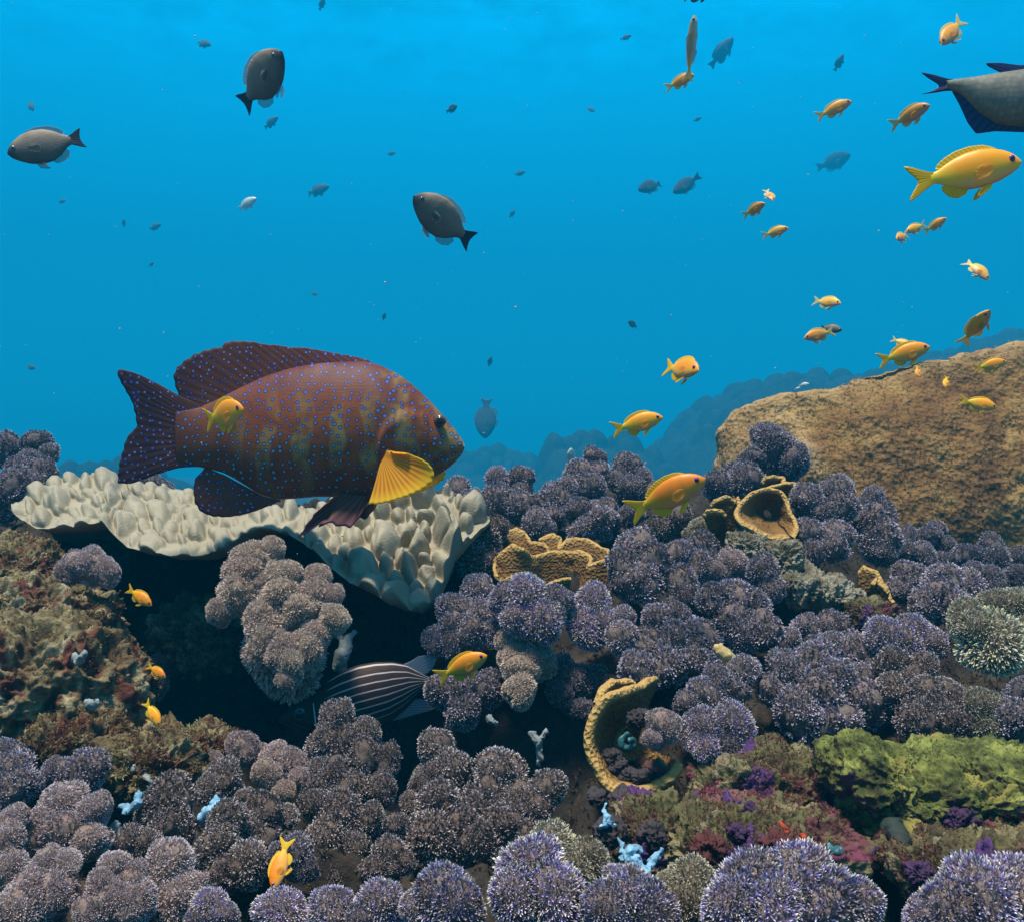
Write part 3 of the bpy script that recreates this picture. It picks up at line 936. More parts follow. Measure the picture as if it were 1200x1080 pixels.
COLONIES = [
    # style, lobes, label, Y
    ('v', [(536, 575, 16), (552, 589, 17)], 'two-lobed violet coral right behind the cream knobby coral', 1.75),
    ('v', [(582, 561, 17), (611, 563, 18), (582, 592, 21), (608, 595, 21), (630, 590, 13)], 'five-lobed violet coral below the grouper snout on the reef crest', 1.75),
    ('v', [(629, 613, 18), (640, 624, 12)], 'small violet coral directly above the ochre folded coral', 1.58),
    ('v', [(655, 585, 19), (650, 606, 16), (662, 571, 14)], 'upright violet coral with a pale spot between the crest colonies', 1.68),
    ('v', [(697, 538, 13), (701, 553, 13), (680, 557, 16), (687, 573, 18), (698, 571, 14)], 'tallest violet coral of the reef crest with one small lobe on top', 1.85),
    ('d', [(735, 547, 19), (752, 560, 14), (725, 563, 15), (738, 577, 18), (762, 577, 13)], 'dusky violet coral on the crest just left of the orange fish with the purple snout', 1.85),
    ('v', [(680, 600, 18), (705, 612, 19), (685, 618, 18), (712, 595, 13), (740, 603, 15)], 'violet coral between the crest colonies and the ochre folded coral', 1.6),
    ('b', [(562, 632, 25), (555, 656, 25), (580, 622, 17), (573, 661, 21)], 'brown violet coral wedged between cream coral and ochre folded coral', 1.45),
    ('v', [(742, 645, 27), (730, 661, 21), (763, 660, 25), (750, 681, 27), (730, 682, 18)], 'round violet coral touching the right end of the ochre folded coral', 1.3),
    ('v', [(795, 650, 17), (822, 645, 21), (820, 665, 19), (797, 681, 19), (800, 701, 17)], 'violet coral below the pale tuft and orange fish', 1.3),
    ('b', [(792, 612, 22), (770, 622, 17)], 'brown violet coral right under the orange fish with the purple snout', 1.5),
    ('g', [(820, 620, 15), (812, 628, 11)], 'small pale greenish coral beside the ochre cup coral', 1.45),
    ('p', [(855, 662, 19), (842, 672, 13)], 'small pinkish coral below the left ochre cup', 1.3),
    ('v', [(893, 669, 22), (906, 690, 15)], 'violet coral leaning on the pale dead rubble', 1.24),
    ('v', [(837, 702, 22), (860, 702, 27), (880, 710, 24), (860, 726, 25), (890, 737, 22), (872, 748, 20)], 'large greyish violet coral left of the pale dead rubble', 1.16),
    ('v', [(770, 728, 22), (792, 722, 17), (730, 725, 15), (752, 760, 22), (730, 746, 21), (787, 752, 25), (820, 747, 24), (812, 773, 26), (780, 781, 28), (750, 786, 25)], 'large dark violet coral mound above the ochre ring coral', 1.08),
    ('v', [(560, 692, 22), (530, 712, 19), (562, 720, 22), (530, 733, 17), (510, 750, 17), (526, 752, 17), (555, 741, 22), (583, 742, 16)], 'violet coral mound above the yellow fish and right of the cream coral', 1.15),
    ('f', [(617, 700, 25), (650, 705, 20), (612, 726, 22), (636, 727, 26), (590, 700, 16)], 'violet coral with blue tips right below the ochre folded coral', 1.12),
    ('t', [(600, 752, 19), (612, 785, 25), (610, 808, 21), (630, 775, 21), (602, 772, 20)], 'tan grey coral hanging down over the dark gap in the middle', 1.1),
    ('f', [(695, 705, 23), (687, 736, 23), (706, 733, 20)], 'blue-tipped coral below the right end of the ochre folded coral', 1.13),
    ('d', [(517, 810, 22), (545, 815, 25), (570, 810, 24), (542, 831, 21)], 'dark coral behind the tail of the lowest large yellow fish', 1.1),
    ('d', [(680, 797, 20), (660, 790, 21), (682, 830, 14), (700, 800, 18), (655, 812, 16)], 'shadowed coral left of the ochre ring coral', 1.12),
    ('b', [(512, 877, 24), (530, 901, 21), (507, 907, 15), (494, 917, 14), (480, 940, 14)], 'brown coral standing below the striped fish tail', .86),
    ('b', [(585, 905, 29), (580, 927, 27), (555, 955, 28), (605, 940, 22)], 'rounded brown coral right of centre below the hanging tan coral', .84),
    ('b', [(512, 942, 29), (505, 977, 30), (538, 972, 26), (556, 988, 28)], 'dark brown coral low in the middle of the hollow', .8),
    ('b', [(640, 927, 22), (627, 947, 22), (592, 967, 26), (615, 985, 22)], 'brown coral with a pale grey spot beside the black gap', .82),
    ('b', [(397, 842, 20), (432, 857, 16), (382, 870, 21), (405, 872, 24), (425, 885, 20), (455, 890, 18), (392, 912, 22), (375, 925, 21), (415, 925, 23), (446, 930, 19)], 'tall pinnacle of brown coral in front of the striped fish', .84),
    ('b', [(370, 945, 20), (400, 950, 26), (435, 960, 19), (412, 972, 21), (382, 981, 25), (416, 992, 20), (375, 1006, 19), (396, 1026, 16)], 'brown coral at the foot of the tall coral pinnacle', .76),
    ('b', [(465, 967, 15), (456, 1002, 22), (440, 1019, 17), (472, 1010, 15)], 'small dark coral behind the row of near spiky corals', .72),
    ('p', [(285, 877, 20), (320, 886, 16)], 'dim coral in the dark hollow below the tan hanging coral', .95),
    ('b', [(262, 912, 23), (245, 925, 15), (290, 938, 14)], 'brown coral with a white speck behind the pale blue sponge', .8),
    ('t', [(312, 908, 18), (332, 930, 14)], 'small tan coral left of the coral pinnacle', .83),
    ('b', [(310, 950, 25), (336, 956, 16), (302, 981, 26), (285, 965, 18)], 'brown coral behind the orange fish near the bottom', .74),
    ('b', [(265, 962, 24), (255, 996, 25), (290, 1012, 25), (262, 1022, 20)], 'dark brown coral left of the orange fish near the bottom', .69),
    ('d', [(345, 1002, 21), (360, 1018, 15), (325, 1000, 16)], 'dark coral right beside the orange fish near the bottom', .68),
    ('v', [(12, 885, 20), (15, 906, 25), (26, 919, 22), (6, 931, 22)], 'violet coral on the left frame edge below the brown algal rock', .76),
    ('v', [(100, 907, 25), (62, 902, 14), (82, 906, 19)], 'dark violet coral under the lower lip of the brown algal rock', .78),
    ('p', [(72, 945, 28), (112, 951, 21), (50, 970, 23), (75, 981, 29), (105, 985, 23), (32, 986, 22)], 'large pinkish grey coral in the lower left', .66),
    ('p', [(14, 962, 19), (6, 990, 24), (12, 1020, 22)], 'pinkish coral cut by the left frame edge', .63),
    ('b', [(195, 942, 31), (200, 970, 27), (176, 960, 18)], 'round brown coral right of the blue white sponge crust', .72),
    ('b', [(150, 990, 21), (171, 990, 17), (136, 988, 13)], 'small brown coral below the blue white sponge crust', .68),
    ('p', [(55, 1015, 22), (76, 1013, 17), (37, 1046, 29), (65, 1046, 25), (24, 1072, 31)], 'tan pink coral in the bottom left corner', .57),
    ('p', [(132, 1020, 22), (120, 1041, 25), (136, 1056, 26), (160, 1059, 24), (107, 1072, 23), (156, 1026, 19)], 'pinkish coral at the bottom edge second from the left corner', .57),
    ('p', [(197, 1020, 29), (207, 1051, 28), (221, 1041, 19), (185, 1042, 23)], 'violet topped pink coral at the bottom left beside the orange fish', .6),
    ('f', [(245, 1061, 20), (262, 1073, 17), (232, 1075, 17)], 'small violet coral at the bottom edge left of the orange fish', .57),
    ('f', [(330, 1068, 27)], 'single round spiky coral below the orange fish', .56),
    ('f', [(390, 1068, 26)], 'round spiky coral below the coral pinnacle', .56),
    ('f', [(445, 1060, 29), (425, 1075, 20)], 'spiky coral at the bottom edge between a round one and a large one', .55),
    ('f', [(517, 1050, 36), (537, 1067, 33), (488, 1060, 19)], 'large spiky coral with blue sides at the bottom centre', .52),
    ('g', [(647, 995, 29), (690, 1007, 26), (672, 1018, 25)], 'pale green rimmed coral left of the bright blue branching sponge', .62),
    ('f', [(622, 1025, 39), (647, 1052, 37), (604, 1048, 32)], 'tall spiky blue coral in front of the pale green rimmed coral', .52),
    ('f', [(735, 1055, 35), (757, 1073, 33), (711, 1064, 27), (726, 1032, 18)], 'spiky coral below the bright blue branching sponge', .5),
    ('g', [(810, 1030, 28), (805, 1057, 31), (785, 1037, 17)], 'pale yellow green spiky coral left of the big near violet coral', .53),
    ('f', [(937, 1036, 45), (880, 1047, 43), (1005, 1062, 31), (962, 1064, 43), (902, 1066, 43), (858, 1060, 34)], 'biggest near violet spiky coral at the bottom right', .46),
    ('f', [(1115, 1066, 35), (1150, 1056, 41), (1189, 1051, 41), (1084, 1074, 24)], 'near violet spiky coral in the bottom right corner', .46),
    ('d', [(905, 527, 24), (880, 539, 16), (931, 543, 19), (874, 565, 23), (840, 572, 17), (896, 512, 17)], 'greyish violet coral heads against the left foot of the big brown coral', 1.72),
    ('v', [(947, 585, 21), (982, 577, 18), (982, 596, 20), (960, 601, 18)], 'violet coral right beside the ochre cup coral', 1.45),
    ('v', [(977, 638, 21), (981, 627, 19), (952, 649, 16), (948, 626, 18)], 'light violet coral above the pale dead rubble', 1.38),
    ('v', [(1022, 587, 16), (1025, 613, 23), (1031, 633, 21), (1012, 606, 17), (1036, 648, 16)], 'tall violet coral leaning on the front of the big brown coral', 1.5),
    ('d', [(1065, 632, 14), (1087, 630, 16), (1110, 640, 12), (1097, 622, 12)], 'bluish coral heads at the foot of the big brown coral, left of the small ball', 1.66),
    ('d', [(1085, 652, 16), (1060, 646, 13), (1132, 652, 16), (1112, 660, 12)], 'bluish coral carpet one row in front of the big brown coral', 1.6),
    ('d', [(1162, 640, 15), (1167, 658, 18), (1195, 655, 14)], 'round coral balls right at the foot of the big brown coral by the frame edge', 1.6),
    ('v', [(1067, 677, 22), (1055, 691, 16)], 'round violet coral right of the small ochre flap coral', 1.4),
    ('v', [(1105, 682, 23), (1130, 690, 22), (1102, 698, 23), (1117, 711, 21), (1085, 708, 19)], 'smooth dark violet coral mound behind the purple dome coral', 1.3),
    ('d', [(1140, 670, 13), (1162, 677, 16), (1192, 675, 14), (1162, 693, 16)], 'small bluish corals by the right frame edge behind the tan spiky coral', 1.45),
    ('g', [(1165, 712, 21), (1166, 753, 33), (1133, 727, 20), (1146, 741, 23), (1188, 711, 22), (1200, 742, 22)], 'tan coral with bright yellow green rim on the right frame edge', 1.03),
    ('f', [(1040, 746, 22), (1070, 741, 24), (1090, 753, 19), (1060, 756, 23)], 'purple dome coral with white tips in front of the small ochre flap coral', 1.09),
    ('v', [(945, 735, 18), (977, 732, 18), (925, 751, 15), (917, 761, 14)], 'small violet coral directly under the pale dead rubble', 1.18),
    ('v', [(975, 757, 20), (1002, 761, 21), (957, 763, 16), (1016, 777, 15)], 'bluish coral left of the purple dome coral', 1.1),
    ('v', [(920, 782, 21), (957, 777, 25), (930, 798, 26), (957, 815, 34), (983, 797, 26), (1008, 795, 19), (1010, 823, 28), (937, 836, 28), (975, 846, 29), (905, 811, 21)], 'largest violet coral mound on the right above the rubble', 1.0),
    ('b', [(1047, 782, 23), (1063, 798, 22), (1047, 811, 24), (1081, 780, 17)], 'brown violet coral below the purple dome coral', 1.0),
    ('b', [(1086, 810, 22), (1108, 811, 21), (1121, 828, 19), (1095, 833, 23), (1076, 842, 25), (1116, 851, 21)], 'brownish coral directly above the green algal rock', .95),
    ('g', [(1150, 827, 19), (1152, 846, 18)], 'small yellow green coral above the right part of the green rock', .93),
    ('d', [(1187, 842, 25), (1196, 812, 17)], 'dark coral on the right frame edge above the green rock', .93),
    ('f', [(820, 853, 21), (860, 850, 23), (826, 873, 18), (861, 871, 21)], 'blue tipped twin coral right of the ochre ring coral', .9),
    ('v', [(870, 785, 19), (845, 801, 22), (825, 816, 21), (862, 811, 19), (805, 826, 16)], 'violet coral below the little yellow finger', .99),
    ('p', [(777, 850, 22), (764, 866, 12)], 'small tan pink coral inside the ochre ring coral', .86),
    ('d', [(42, 523, 17), (10, 528, 17), (57, 532, 12), (-2, 519, 13)], 'farthest dusky coral on the left edge of the reef', 2.1),
    ('d', [(32, 541, 14), (50, 556, 19), (22, 556, 21), (15, 577, 24), (38, 573, 21), (0, 592, 22), (48, 578, 17)], 'bluish violet coral at the left end of the cream coral', 1.7),
    ('p', [(85, 666, 20), (107, 663, 20), (126, 669, 17)], 'pinkish coral in the shade under the cream coral, above the algal rock', 1.1),
    ('t', [(297, 655, 26), (320, 642, 16), (287, 673, 25), (280, 695, 22), (257, 717, 16), (335, 675, 24), (370, 677, 19), (330, 700, 27), (370, 702, 23), (388, 700, 15), (390, 727, 19), (350, 720, 29), (310, 730, 25), (370, 745, 21), (310, 757, 23), (335, 766, 25), (360, 761, 22), (340, 783, 19), (336, 796, 13)], 'big tan fuzzy coral hanging in front of the cream coral', 1.08),
    ('p', [(190, 780, 17), (179, 801, 19)], 'dim coral deep in the hollow behind the small yellow fish', 1.3),
    ('p', [(150, 838, 18), (166, 850, 15)], 'dim coral beside the lowest orange fish of the dark hollow', 1.05),
    ('p', [(235, 905, 20), (215, 897, 15), (252, 893, 14)], 'dim brown coral on the floor of the dark hollow', .93),
    ('p', [(345, 895, 17), (352, 912, 15)], 'dim coral in the shade left of the coral pinnacle', .92),
    ('d', [(172, 572, 20), (190, 580, 15)], 'dusky coral behind the cream coral below the grouper tail', 1.9),
]
for st, lb, lab, Yc in COLONIES:
    colony(st, lb, lab, Yc)


# ------------------------------------------------------------------ cream knobby plate coral
def build_cream():
    r = np.random.default_rng(21)
    top = np.array([(14, 594), (28, 584), (45, 574), (70, 562), (100, 560), (122, 556), (150, 566), (200, 572), (260, 585), (330, 596), (400, 597), (450, 594), (490, 584), (525, 576), (545, 592), (574, 606)], float)
    bot = np.array([(14, 598), (28, 612), (45, 618), (80, 618), (120, 611), (134, 626), (150, 640), (172, 646), (200, 650), (235, 650), (262, 644), (285, 626), (305, 617), (335, 622), (370, 646), (390, 666), (410, 682), (435, 693), (455, 706), (475, 714), (492, 716), (512, 700), (530, 655), (552, 630), (574, 610)], float)
    nu, nv = 620, 240
    px = np.linspace(14, 574, nu)
    v = np.concatenate([np.linspace(-.35, 0, 24, endpoint=False), np.linspace(0, 1, 176), np.linspace(1, 1.45, 41)[1:]])
    yt, yb = np.interp(px, top[:, 0], top[:, 1]), np.interp(px, bot[:, 0], bot[:, 1])
    Yt = np.interp(px, [14, 120, 300, 440, 520, 574], [1.5, 1.55, 1.58, 1.52, 1.5, 1.5])
    Yb = np.interp(px, [14, 120, 200, 300, 360, 440, 500, 574], [1.32, 1.27, 1.2, 1.2, 1.18, 1.15, 1.25, 1.42])
    PX, Vv = np.meshgrid(px, v, indexing='ij')
    vc = np.clip(Vv, 0, 1)
    YT_, YB_ = Yt[:, None], Yb[:, None]
    PY = yt[:, None] * (1 - vc) + yb[:, None] * vc
    prof = vc ** .8
    YY = YT_ * (1 - prof) + YB_ * prof
    ed = np.minimum((px - 14) / 25, (574 - px) / 30)
    ed = np.clip(ed, 0, 1)[:, None]
    X = (PX - 600) / F * YY
    Z = (540 - PY) / F * YY
    back = np.clip(-Vv, 0, 1)
    Y = YY + back * .7
    Z = Z - back ** 2 * 1.6 - .02 * back
    und = np.clip(Vv - 1, 0, 1) / .45
    # the lip curls under
    Z = Z - .010 * np.sin(np.clip(und * 2.2, 0, 1) * np.pi) - und * .012
    Y = Y + und * .30
    # knobs
    zone = np.array([[p, q] for p in range(10, 580, 3) for q in range(540, 740, 3)], float)
    r.shuffle(zone)
    knobs = []
    for p, q in zone:
        a, b = np.interp(p, top[:, 0], top[:, 1]), np.interp(p, bot[:, 0], bot[:, 1])
        if q < a - 3 or q > b - 3:
            continue
        big = smoothstep(380, 430, p)
        rad = (6 + 10 * r.uniform() ** 1.6) * (1 - big) + (7.5 + 9.5 * r.uniform() ** 1.2) * big
        if all((p - k[0]) ** 2 + ((q - k[1]) * 1.25) ** 2 > (.93 * (rad + k[2])) ** 2 for k in knobs):
            h = rad * (r.uniform(1.0, 2.0) * (1 - big) + r.uniform(1.6, 3.1) * big)
            edge = np.clip((b - q) / 12, .4, 1)
            knobs.append((p, q, rad, h * edge))
    H = np.zeros_like(PX)
    wx = PX + 4.5 * fbm(np.stack([PX / 16, PY / 16, PX * 0], -1), 2)
    wy = PY + 4.5 * fbm(np.stack([PX / 16, PY / 16, PX * 0 + 9], -1), 2)
    for p, q, rad, h in knobs:
        d2 = ((wx - p) ** 2 + ((wy - q) * 1.05) ** 2) / (rad * 1.02) ** 2
        w = np.where((Vv >= 0) & (Vv <= 1), h * np.clip(1 - d2, 0, 1) ** .58, 0)
        H = np.maximum(H, w)
    H = H + 1.7 * fbm(np.stack([PX / 11, PY / 11, PX * 0 + 3], -1), 3)
    for _ in range(2):
        H[1:-1, 1:-1] = (H[1:-1, 1:-1] * 2 + H[:-2, 1:-1] + H[2:, 1:-1] + H[1:-1, :-2] + H[1:-1, 2:]) / 6
    s = YY / F
    d = np.array([0, -.62, .78])
    rimroll = np.exp(-((Vv - 1) / .06) ** 2) * 3.5
    Y = Y + (H * d[1] - rimroll * .6) * s
    Z = Z + H * d[2] * s
    X = X + H * s * .18 * fbm(np.stack([PX / 40, PY / 40, PX * 0 + 5], -1), 2)
    V = np.stack([X, Y, Z], -1).reshape(-1, 3)
    org = at(300, 640, 1.35)
    me = mesh_from('cream_coral', V - np.array(org), [grid_faces(nu, nv)], M['white'])
    o = add('plate_coral', me, label='cream white plate coral covered in blunt knobs under the big spotted grouper', category='coral')
    o.location = org


build_cream()


# ------------------------------------------------------------------ brown massive coral
def build_bommie():
    crest = np.array([(836, 590), (838, 545), (846, 512), (862, 490), (890, 476), (920, 468), (950, 463), (975, 457), (985, 455), (994, 452), (1006, 441), (1022, 434), (1040, 430), (1060, 426), (1080, 422), (1100, 424), (1112, 427), (1130, 422), (1160, 419), (1200, 418), (1290, 424), (1380, 450), (1420, 520)], float)
    nu, nv = 560, 340
    # arc-length resample
    seg = np.concatenate([[0], np.cumsum(np.hypot(*np.diff(crest, axis=0).T))])
    t = np.linspace(0, seg[-1], nu)
    cx, cy = np.interp(t, seg, crest[:, 0]), np.interp(t, seg, crest[:, 1])
    v = np.linspace(0, 1, nv)
    T, Vv = np.meshgrid(np.linspace(0, 1, nu), v, indexing='ij')
    CX, CY = cx[:, None], cy[:, None]
    # v 0..0.68 the face from its foot up to the rim, then over the rim and down behind
    f = np.clip(Vv / .68, 0, 1)
    foot_x = 880 + (CX - 836) * .9
    g = f ** .75
    PX = foot_x * (1 - g) + CX * g
    PY = (700) * (1 - f) + CY * f
    Yf = 1.95 + .19 * f ** 1.5 - .05 * np.sin(f * np.pi) + .16 * np.abs(np.clip((1120 - PX) / 300, 0, 1)) ** 2
    Yrim = 1.95 + .19 + .16 * np.abs(np.clip((1120 - CX) / 300, 0, 1)) ** 2
    X, Y, Z = (PX - 600) / F * Yf, Yf.copy(), (540 - PY) / F * Yf
    b = np.clip((Vv - .68) / .32, 0, 1)
    xr, zr = (CX - 600) / F * Yrim, (540 - CY) / F * Yrim
    bx, by, bz = xr + .25 * b * (np.clip((1000 - CX) / 200, 0, 1)), Yrim + .10 * np.sin(b * np.pi / 2) + .5 * b ** 2, zr + .012 * np.sin(b * np.pi * 1.0) * (b < .5) - .7 * b ** 1.8
    m = Vv > .68
    X, Y, Z = np.where(m, bx, X), np.where(m, by, Y), np.where(m, bz, Z)
    P = np.stack([X, Y, Z], -1).reshape(-1, 3)
    N = vnormals(P, [grid_faces(nu, nv)])
    if N[nu * nv // 2 + 40][1] > 0:
        N = -N
    # the diagonal rib on the left and the broad swellings
    rim = np.exp(-((Vv - .69) / .045) ** 2).ravel()
    rx = (PX - (930 + (PY - 500) * .55)).ravel()
    rib = np.exp(-(rx / 13) ** 2) * smoothstep(470, 500, PY.ravel()) * (1 - smoothstep(560, 600, PY.ravel()))
    rib += .8 * np.exp(-((PX - (838 + (PY - 470) * -.1 + 70 * smoothstep(560, 490, PY))).ravel() / 22) ** 2) * (PY.ravel() < 560) * (Vv.ravel() < .66) * .5
    disp = .026 * fbm(P * 3.2, 3) + .007 * fbm(P * 13, 4) + .003 * fbm(P * 45, 3) + .016 * rib + .014 * rim * (1 + fbm(P * 10, 2))
    P = P + N * disp[:, None]
    rimc = np.clip(np.exp(-((Vv - .71) / .055) ** 2).ravel() * .9 + .75 * rib + np.clip((900 - PX.ravel()) / 60, 0, 1) * .35, 0, 1)
    org = at(1090, 640, 1.9)
    o = add('massive_coral', mesh_from('massive_coral', P - np.array(org), [grid_faces(nu, nv)], M['bommie'], attrs={'rim': rimc}),
            label='huge brown dome coral with a pale rim rising at the right', category='coral')
    o.location = org
    N2 = vnormals(P, [grid_faces(nu, nv)])
    if N2[nu * nv // 2 + 40][1] > 0:
        N2 = -N2
    idx = rng.choice(np.nonzero((Vv.ravel() > .06) & (Vv.ravel() < .86))[0], 11000)
    tv, tf, tip, rnd = tufts(P[idx] - np.array(org) + rng.normal(0, .002, (len(idx), 3)), N2[idx], 5, .0036, .0008, 1.1, .35)
    rnd = np.clip(np.repeat(.44 + .20 * fbm(P[idx] * 6, 3) + .06 * fbm(P[idx] * 22, 2) + .5 * rimc[idx] + rng.normal(0, .03, len(idx)), 4), 0, 1)
    rnd = np.tile(rnd, 5)
    add('polyps', mesh_from('brown_coral_polyps', tv, tf, M['bommie_fuzz'], False, {'tip': tip, 'rnd': rnd}), o, kind='stuff')


build_bommie()


# ------------------------------------------------------------------ rocks
def rock(name, cpx, cpy, Y, rx, ry, rz, mat, label, seed, amp=.22, sub=7, rot=0.0, turf=None, nturf=0, cat='rock', flat=None, tl=.0042, ridged=.0, group=None, freq=1.6, n4a=.012):
    V, Fc = ico(sub)
    V = V.copy()
    if flat:
        z = V[:, 2]
        V[:, 2] = np.where(z > flat, flat + (z - flat) * .25, z)
    rad3 = np.array([rx, ry, rz])
    sc_ = (rx * ry * rz) ** (1 / 3)
    P0 = V * rad3
    Q = P0 / sc_
    NE = V / rad3
    NE /= np.linalg.norm(NE, axis=1, keepdims=True)
    n1 = fbm(Q * freq + seed * 3.1, 3)
    bl = .45 - np.abs(fbm(Q * freq * 2.3 + seed * 1.7, 2))
    b2 = .40 - np.abs(fbm(Q * freq * 6 + seed * 2.7, 2))
    n3 = fbm(Q * 18 + seed, 3)
    n4 = fbm(Q * 44 + seed * 2, 2)
    d = amp * n1 + (amp * .6 + ridged * .4) * bl + (amp * .3 + ridged * .2) * b2 + amp * .10 * n3 + n4a * n4
    P = P0 + NE * (d * sc_)[:, None]
    c, s = math.cos(R(rot)), math.sin(R(rot))
    P = np.stack([P[:, 0] * c - P[:, 2] * s, P[:, 1], P[:, 0] * s + P[:, 2] * c], -1)
    o = add(name, mesh_from(name, P, [Fc], mat), label=label, category=cat, group=group)
    o.location = at(cpx, cpy, Y)
    if turf:
        r = np.random.default_rng(seed + 50)
        N = vnormals(P, [Fc])
        if (N * P).sum() < 0:
            N = -N
        w = np.clip(fbm(P * 40 + seed, 3) + .55, 0, 1) * (N[:, 1] < .5) * np.clip(N[:, 2] + .55, .05, 1)
        idx = r.choice(len(P), nturf, p=w / w.sum())
        L = tl * r.uniform(.5, 1.4, nturf)
        tv, tf, tip, rnd = tufts(P[idx], N[idx], 5, L, tl * .16, .9, .5, r)
        rnd1 = np.clip(.5 + .42 * fbm(P[idx] * 22 + seed, 3) + r.normal(0, .1, nturf), 0, 1)
        rnd = np.tile(np.repeat(rnd1, 4), 5)
        add('algae_turf', mesh_from('algae_turf', tv, tf, turf, False, {'tip': tip, 'rnd': rnd}), o, kind='stuff')
    return o


rock('algal_rock', 50, 742, 1.12, .092, .10, .070, M['left_rock'], 'brown and cream algal rock at the left edge, upper block', 1, .26, turf=M['turf_brown'], nturf=1100, ridged=.20, n4a=.014)
rock('algal_rock', 95, 742, 1.09, .034, .04, .036, M['left_rock'], 'cream and olive knob on the right side of the upper algal rock', 31, .28, turf=M['turf_brown'], nturf=700, ridged=.2, n4a=.014)
rock('algal_rock', 28, 818, 1.0, .118, .10, .070, M['left_rock'], 'brown algal rock at the left edge, lower block with a jutting lip', 2, .28, turf=M['turf_brown'], nturf=1300, ridged=.2, n4a=.014)
rock('algal_rock', 70, 800, .98, .045, .05, .032, M['left_rock'], 'red brown furry lump between the two algal rock blocks', 32, .28, turf=M['turf_red'], nturf=1400, ridged=.15, n4a=.014)
rock('algal_rock', 8, 672, 1.22, .07, .08, .045, M['left_rock'], 'red brown algal rock at the left edge below the cream coral', 3, .25, turf=M['turf_brown'], nturf=1300, ridged=.2)
rock('algal_rock', 84, 858, .93, .054, .06, .020, M['left_rock'], 'thin ledge of brown algal rock above the dark violet coral', 4, .25, turf=M['turf_brown'], nturf=1400, ridged=.2)
rock('algal_rock', 165, 900, .86, .052, .05, .030, M['left_rock'], 'small olive rock at the mouth of the dark hollow', 14, .3, turf=M['turf_brown'], nturf=1100, ridged=.2)
rock('hollow_rock', 225, 880, .98, .06, .05, .028, M['left_rock'], 'dim brown rock on the floor of the dark hollow', 33, .3, turf=M['turf_brown'], nturf=900, ridged=.2)
rock('hollow_rock', 140, 805, 1.15, .035, .05, .045, M['left_rock'], 'shadowed rock at the left inside the dark hollow', 34, .3, turf=M['turf_brown'], nturf=600, ridged=.2)
rock('hollow_rock', 235, 745, 1.35, .07, .06, .05, M['left_rock'], 'rock at the back of the dark hollow', 35, .3, ridged=.25)
rock('green_rock', 1100, 912, .76, .085, .080, .034, M['green'], 'green algae topped rock ledge in the lower right', 5, .27, flat=.45, turf=M['turf_green'], nturf=2600, freq=.95, ridged=.12, tl=.0016, n4a=.014)
rock('green_rock', 1020, 906, .75, .044, .055, .034, M['green'], 'yellow green knob at the left end of the green rock ledge', 6, .28, turf=M['turf_green'], nturf=1100, freq=.95, ridged=.12, tl=.0015, n4a=.014)
rock('green_rock', 1195, 918, .74, .050, .06, .028, M['green'], 'green rock ledge end cut by the right frame edge', 15, .27, flat=.4, turf=M['turf_green'], nturf=900, freq=.95, ridged=.12, tl=.0015, n4a=.014)
rock('green_rock', 1040, 955, .73, .034, .035, .036, M['green'], 'olive spur hanging below the green ledge', 16, .3, turf=M['turf_green'], nturf=500, freq=.95, ridged=.12, tl=.0015, n4a=.014)
rock('rubble_rock', 1130, 965, .74, .060, .05, .030, M['rubble'], 'dark purple encrusted rock in the shade of the green ledge', 36, .25, turf=M['turf_red'], nturf=900, ridged=.15, tl=.0022)
rock('rubble_rock', 898, 925, .86, .075, .06, .036, M['rubble'], 'olive and pink encrusted rubble below the blue tipped twin coral', 7, .24, turf=M['turf_red'], nturf=3600, ridged=.15, tl=.0022)
rock('rubble_rock', 885, 990, .70, .075, .06, .030, M['rubble'], 'maroon and purple encrusted rubble behind the big near violet coral', 8, .26, turf=M['turf_red'], nturf=3600, ridged=.15, tl=.0022)
rock('rubble_rock', 772, 990, .74, .040, .05, .036, M['rubble'], 'brown rubble around the bright blue branching sponge', 9, .28, turf=M['turf_red'], nturf=2000, ridged=.15, tl=.0022)
rock('rubble_rock', 1150, 1010, .66, .070, .05, .020, M['rubble'], 'purple streaked rubble under the green rock ledge', 10, .25, turf=M['turf_red'], nturf=2000, ridged=.15, tl=.0022)
rock('pale_rubble', 955, 692, 1.27, .072, .05, .024, M['pale_rock'], 'long pale dead coral rubble with holes', 11, .26, rot=-14, ridged=.22)
rock('pale_rubble', 918, 655, 1.3, .028, .03, .026, M['pale_rock'], 'pale dead coral stub under the ochre cup coral', 12, .3, ridged=.22)
rock('pale_rubble', 875, 640, 1.36, .030, .04, .024, M['pale_rock'], 'grey dead coral block in the shade of the ochre cup coral', 17, .25, ridged=.2)
rock('rubble_rock', 1020, 722, 1.2, .030, .04, .022, M['rubble'], 'reddish rubble between purple dome coral and pale rubble', 13, .28, turf=M['turf_red'], nturf=900, ridged=.15, tl=.0025)


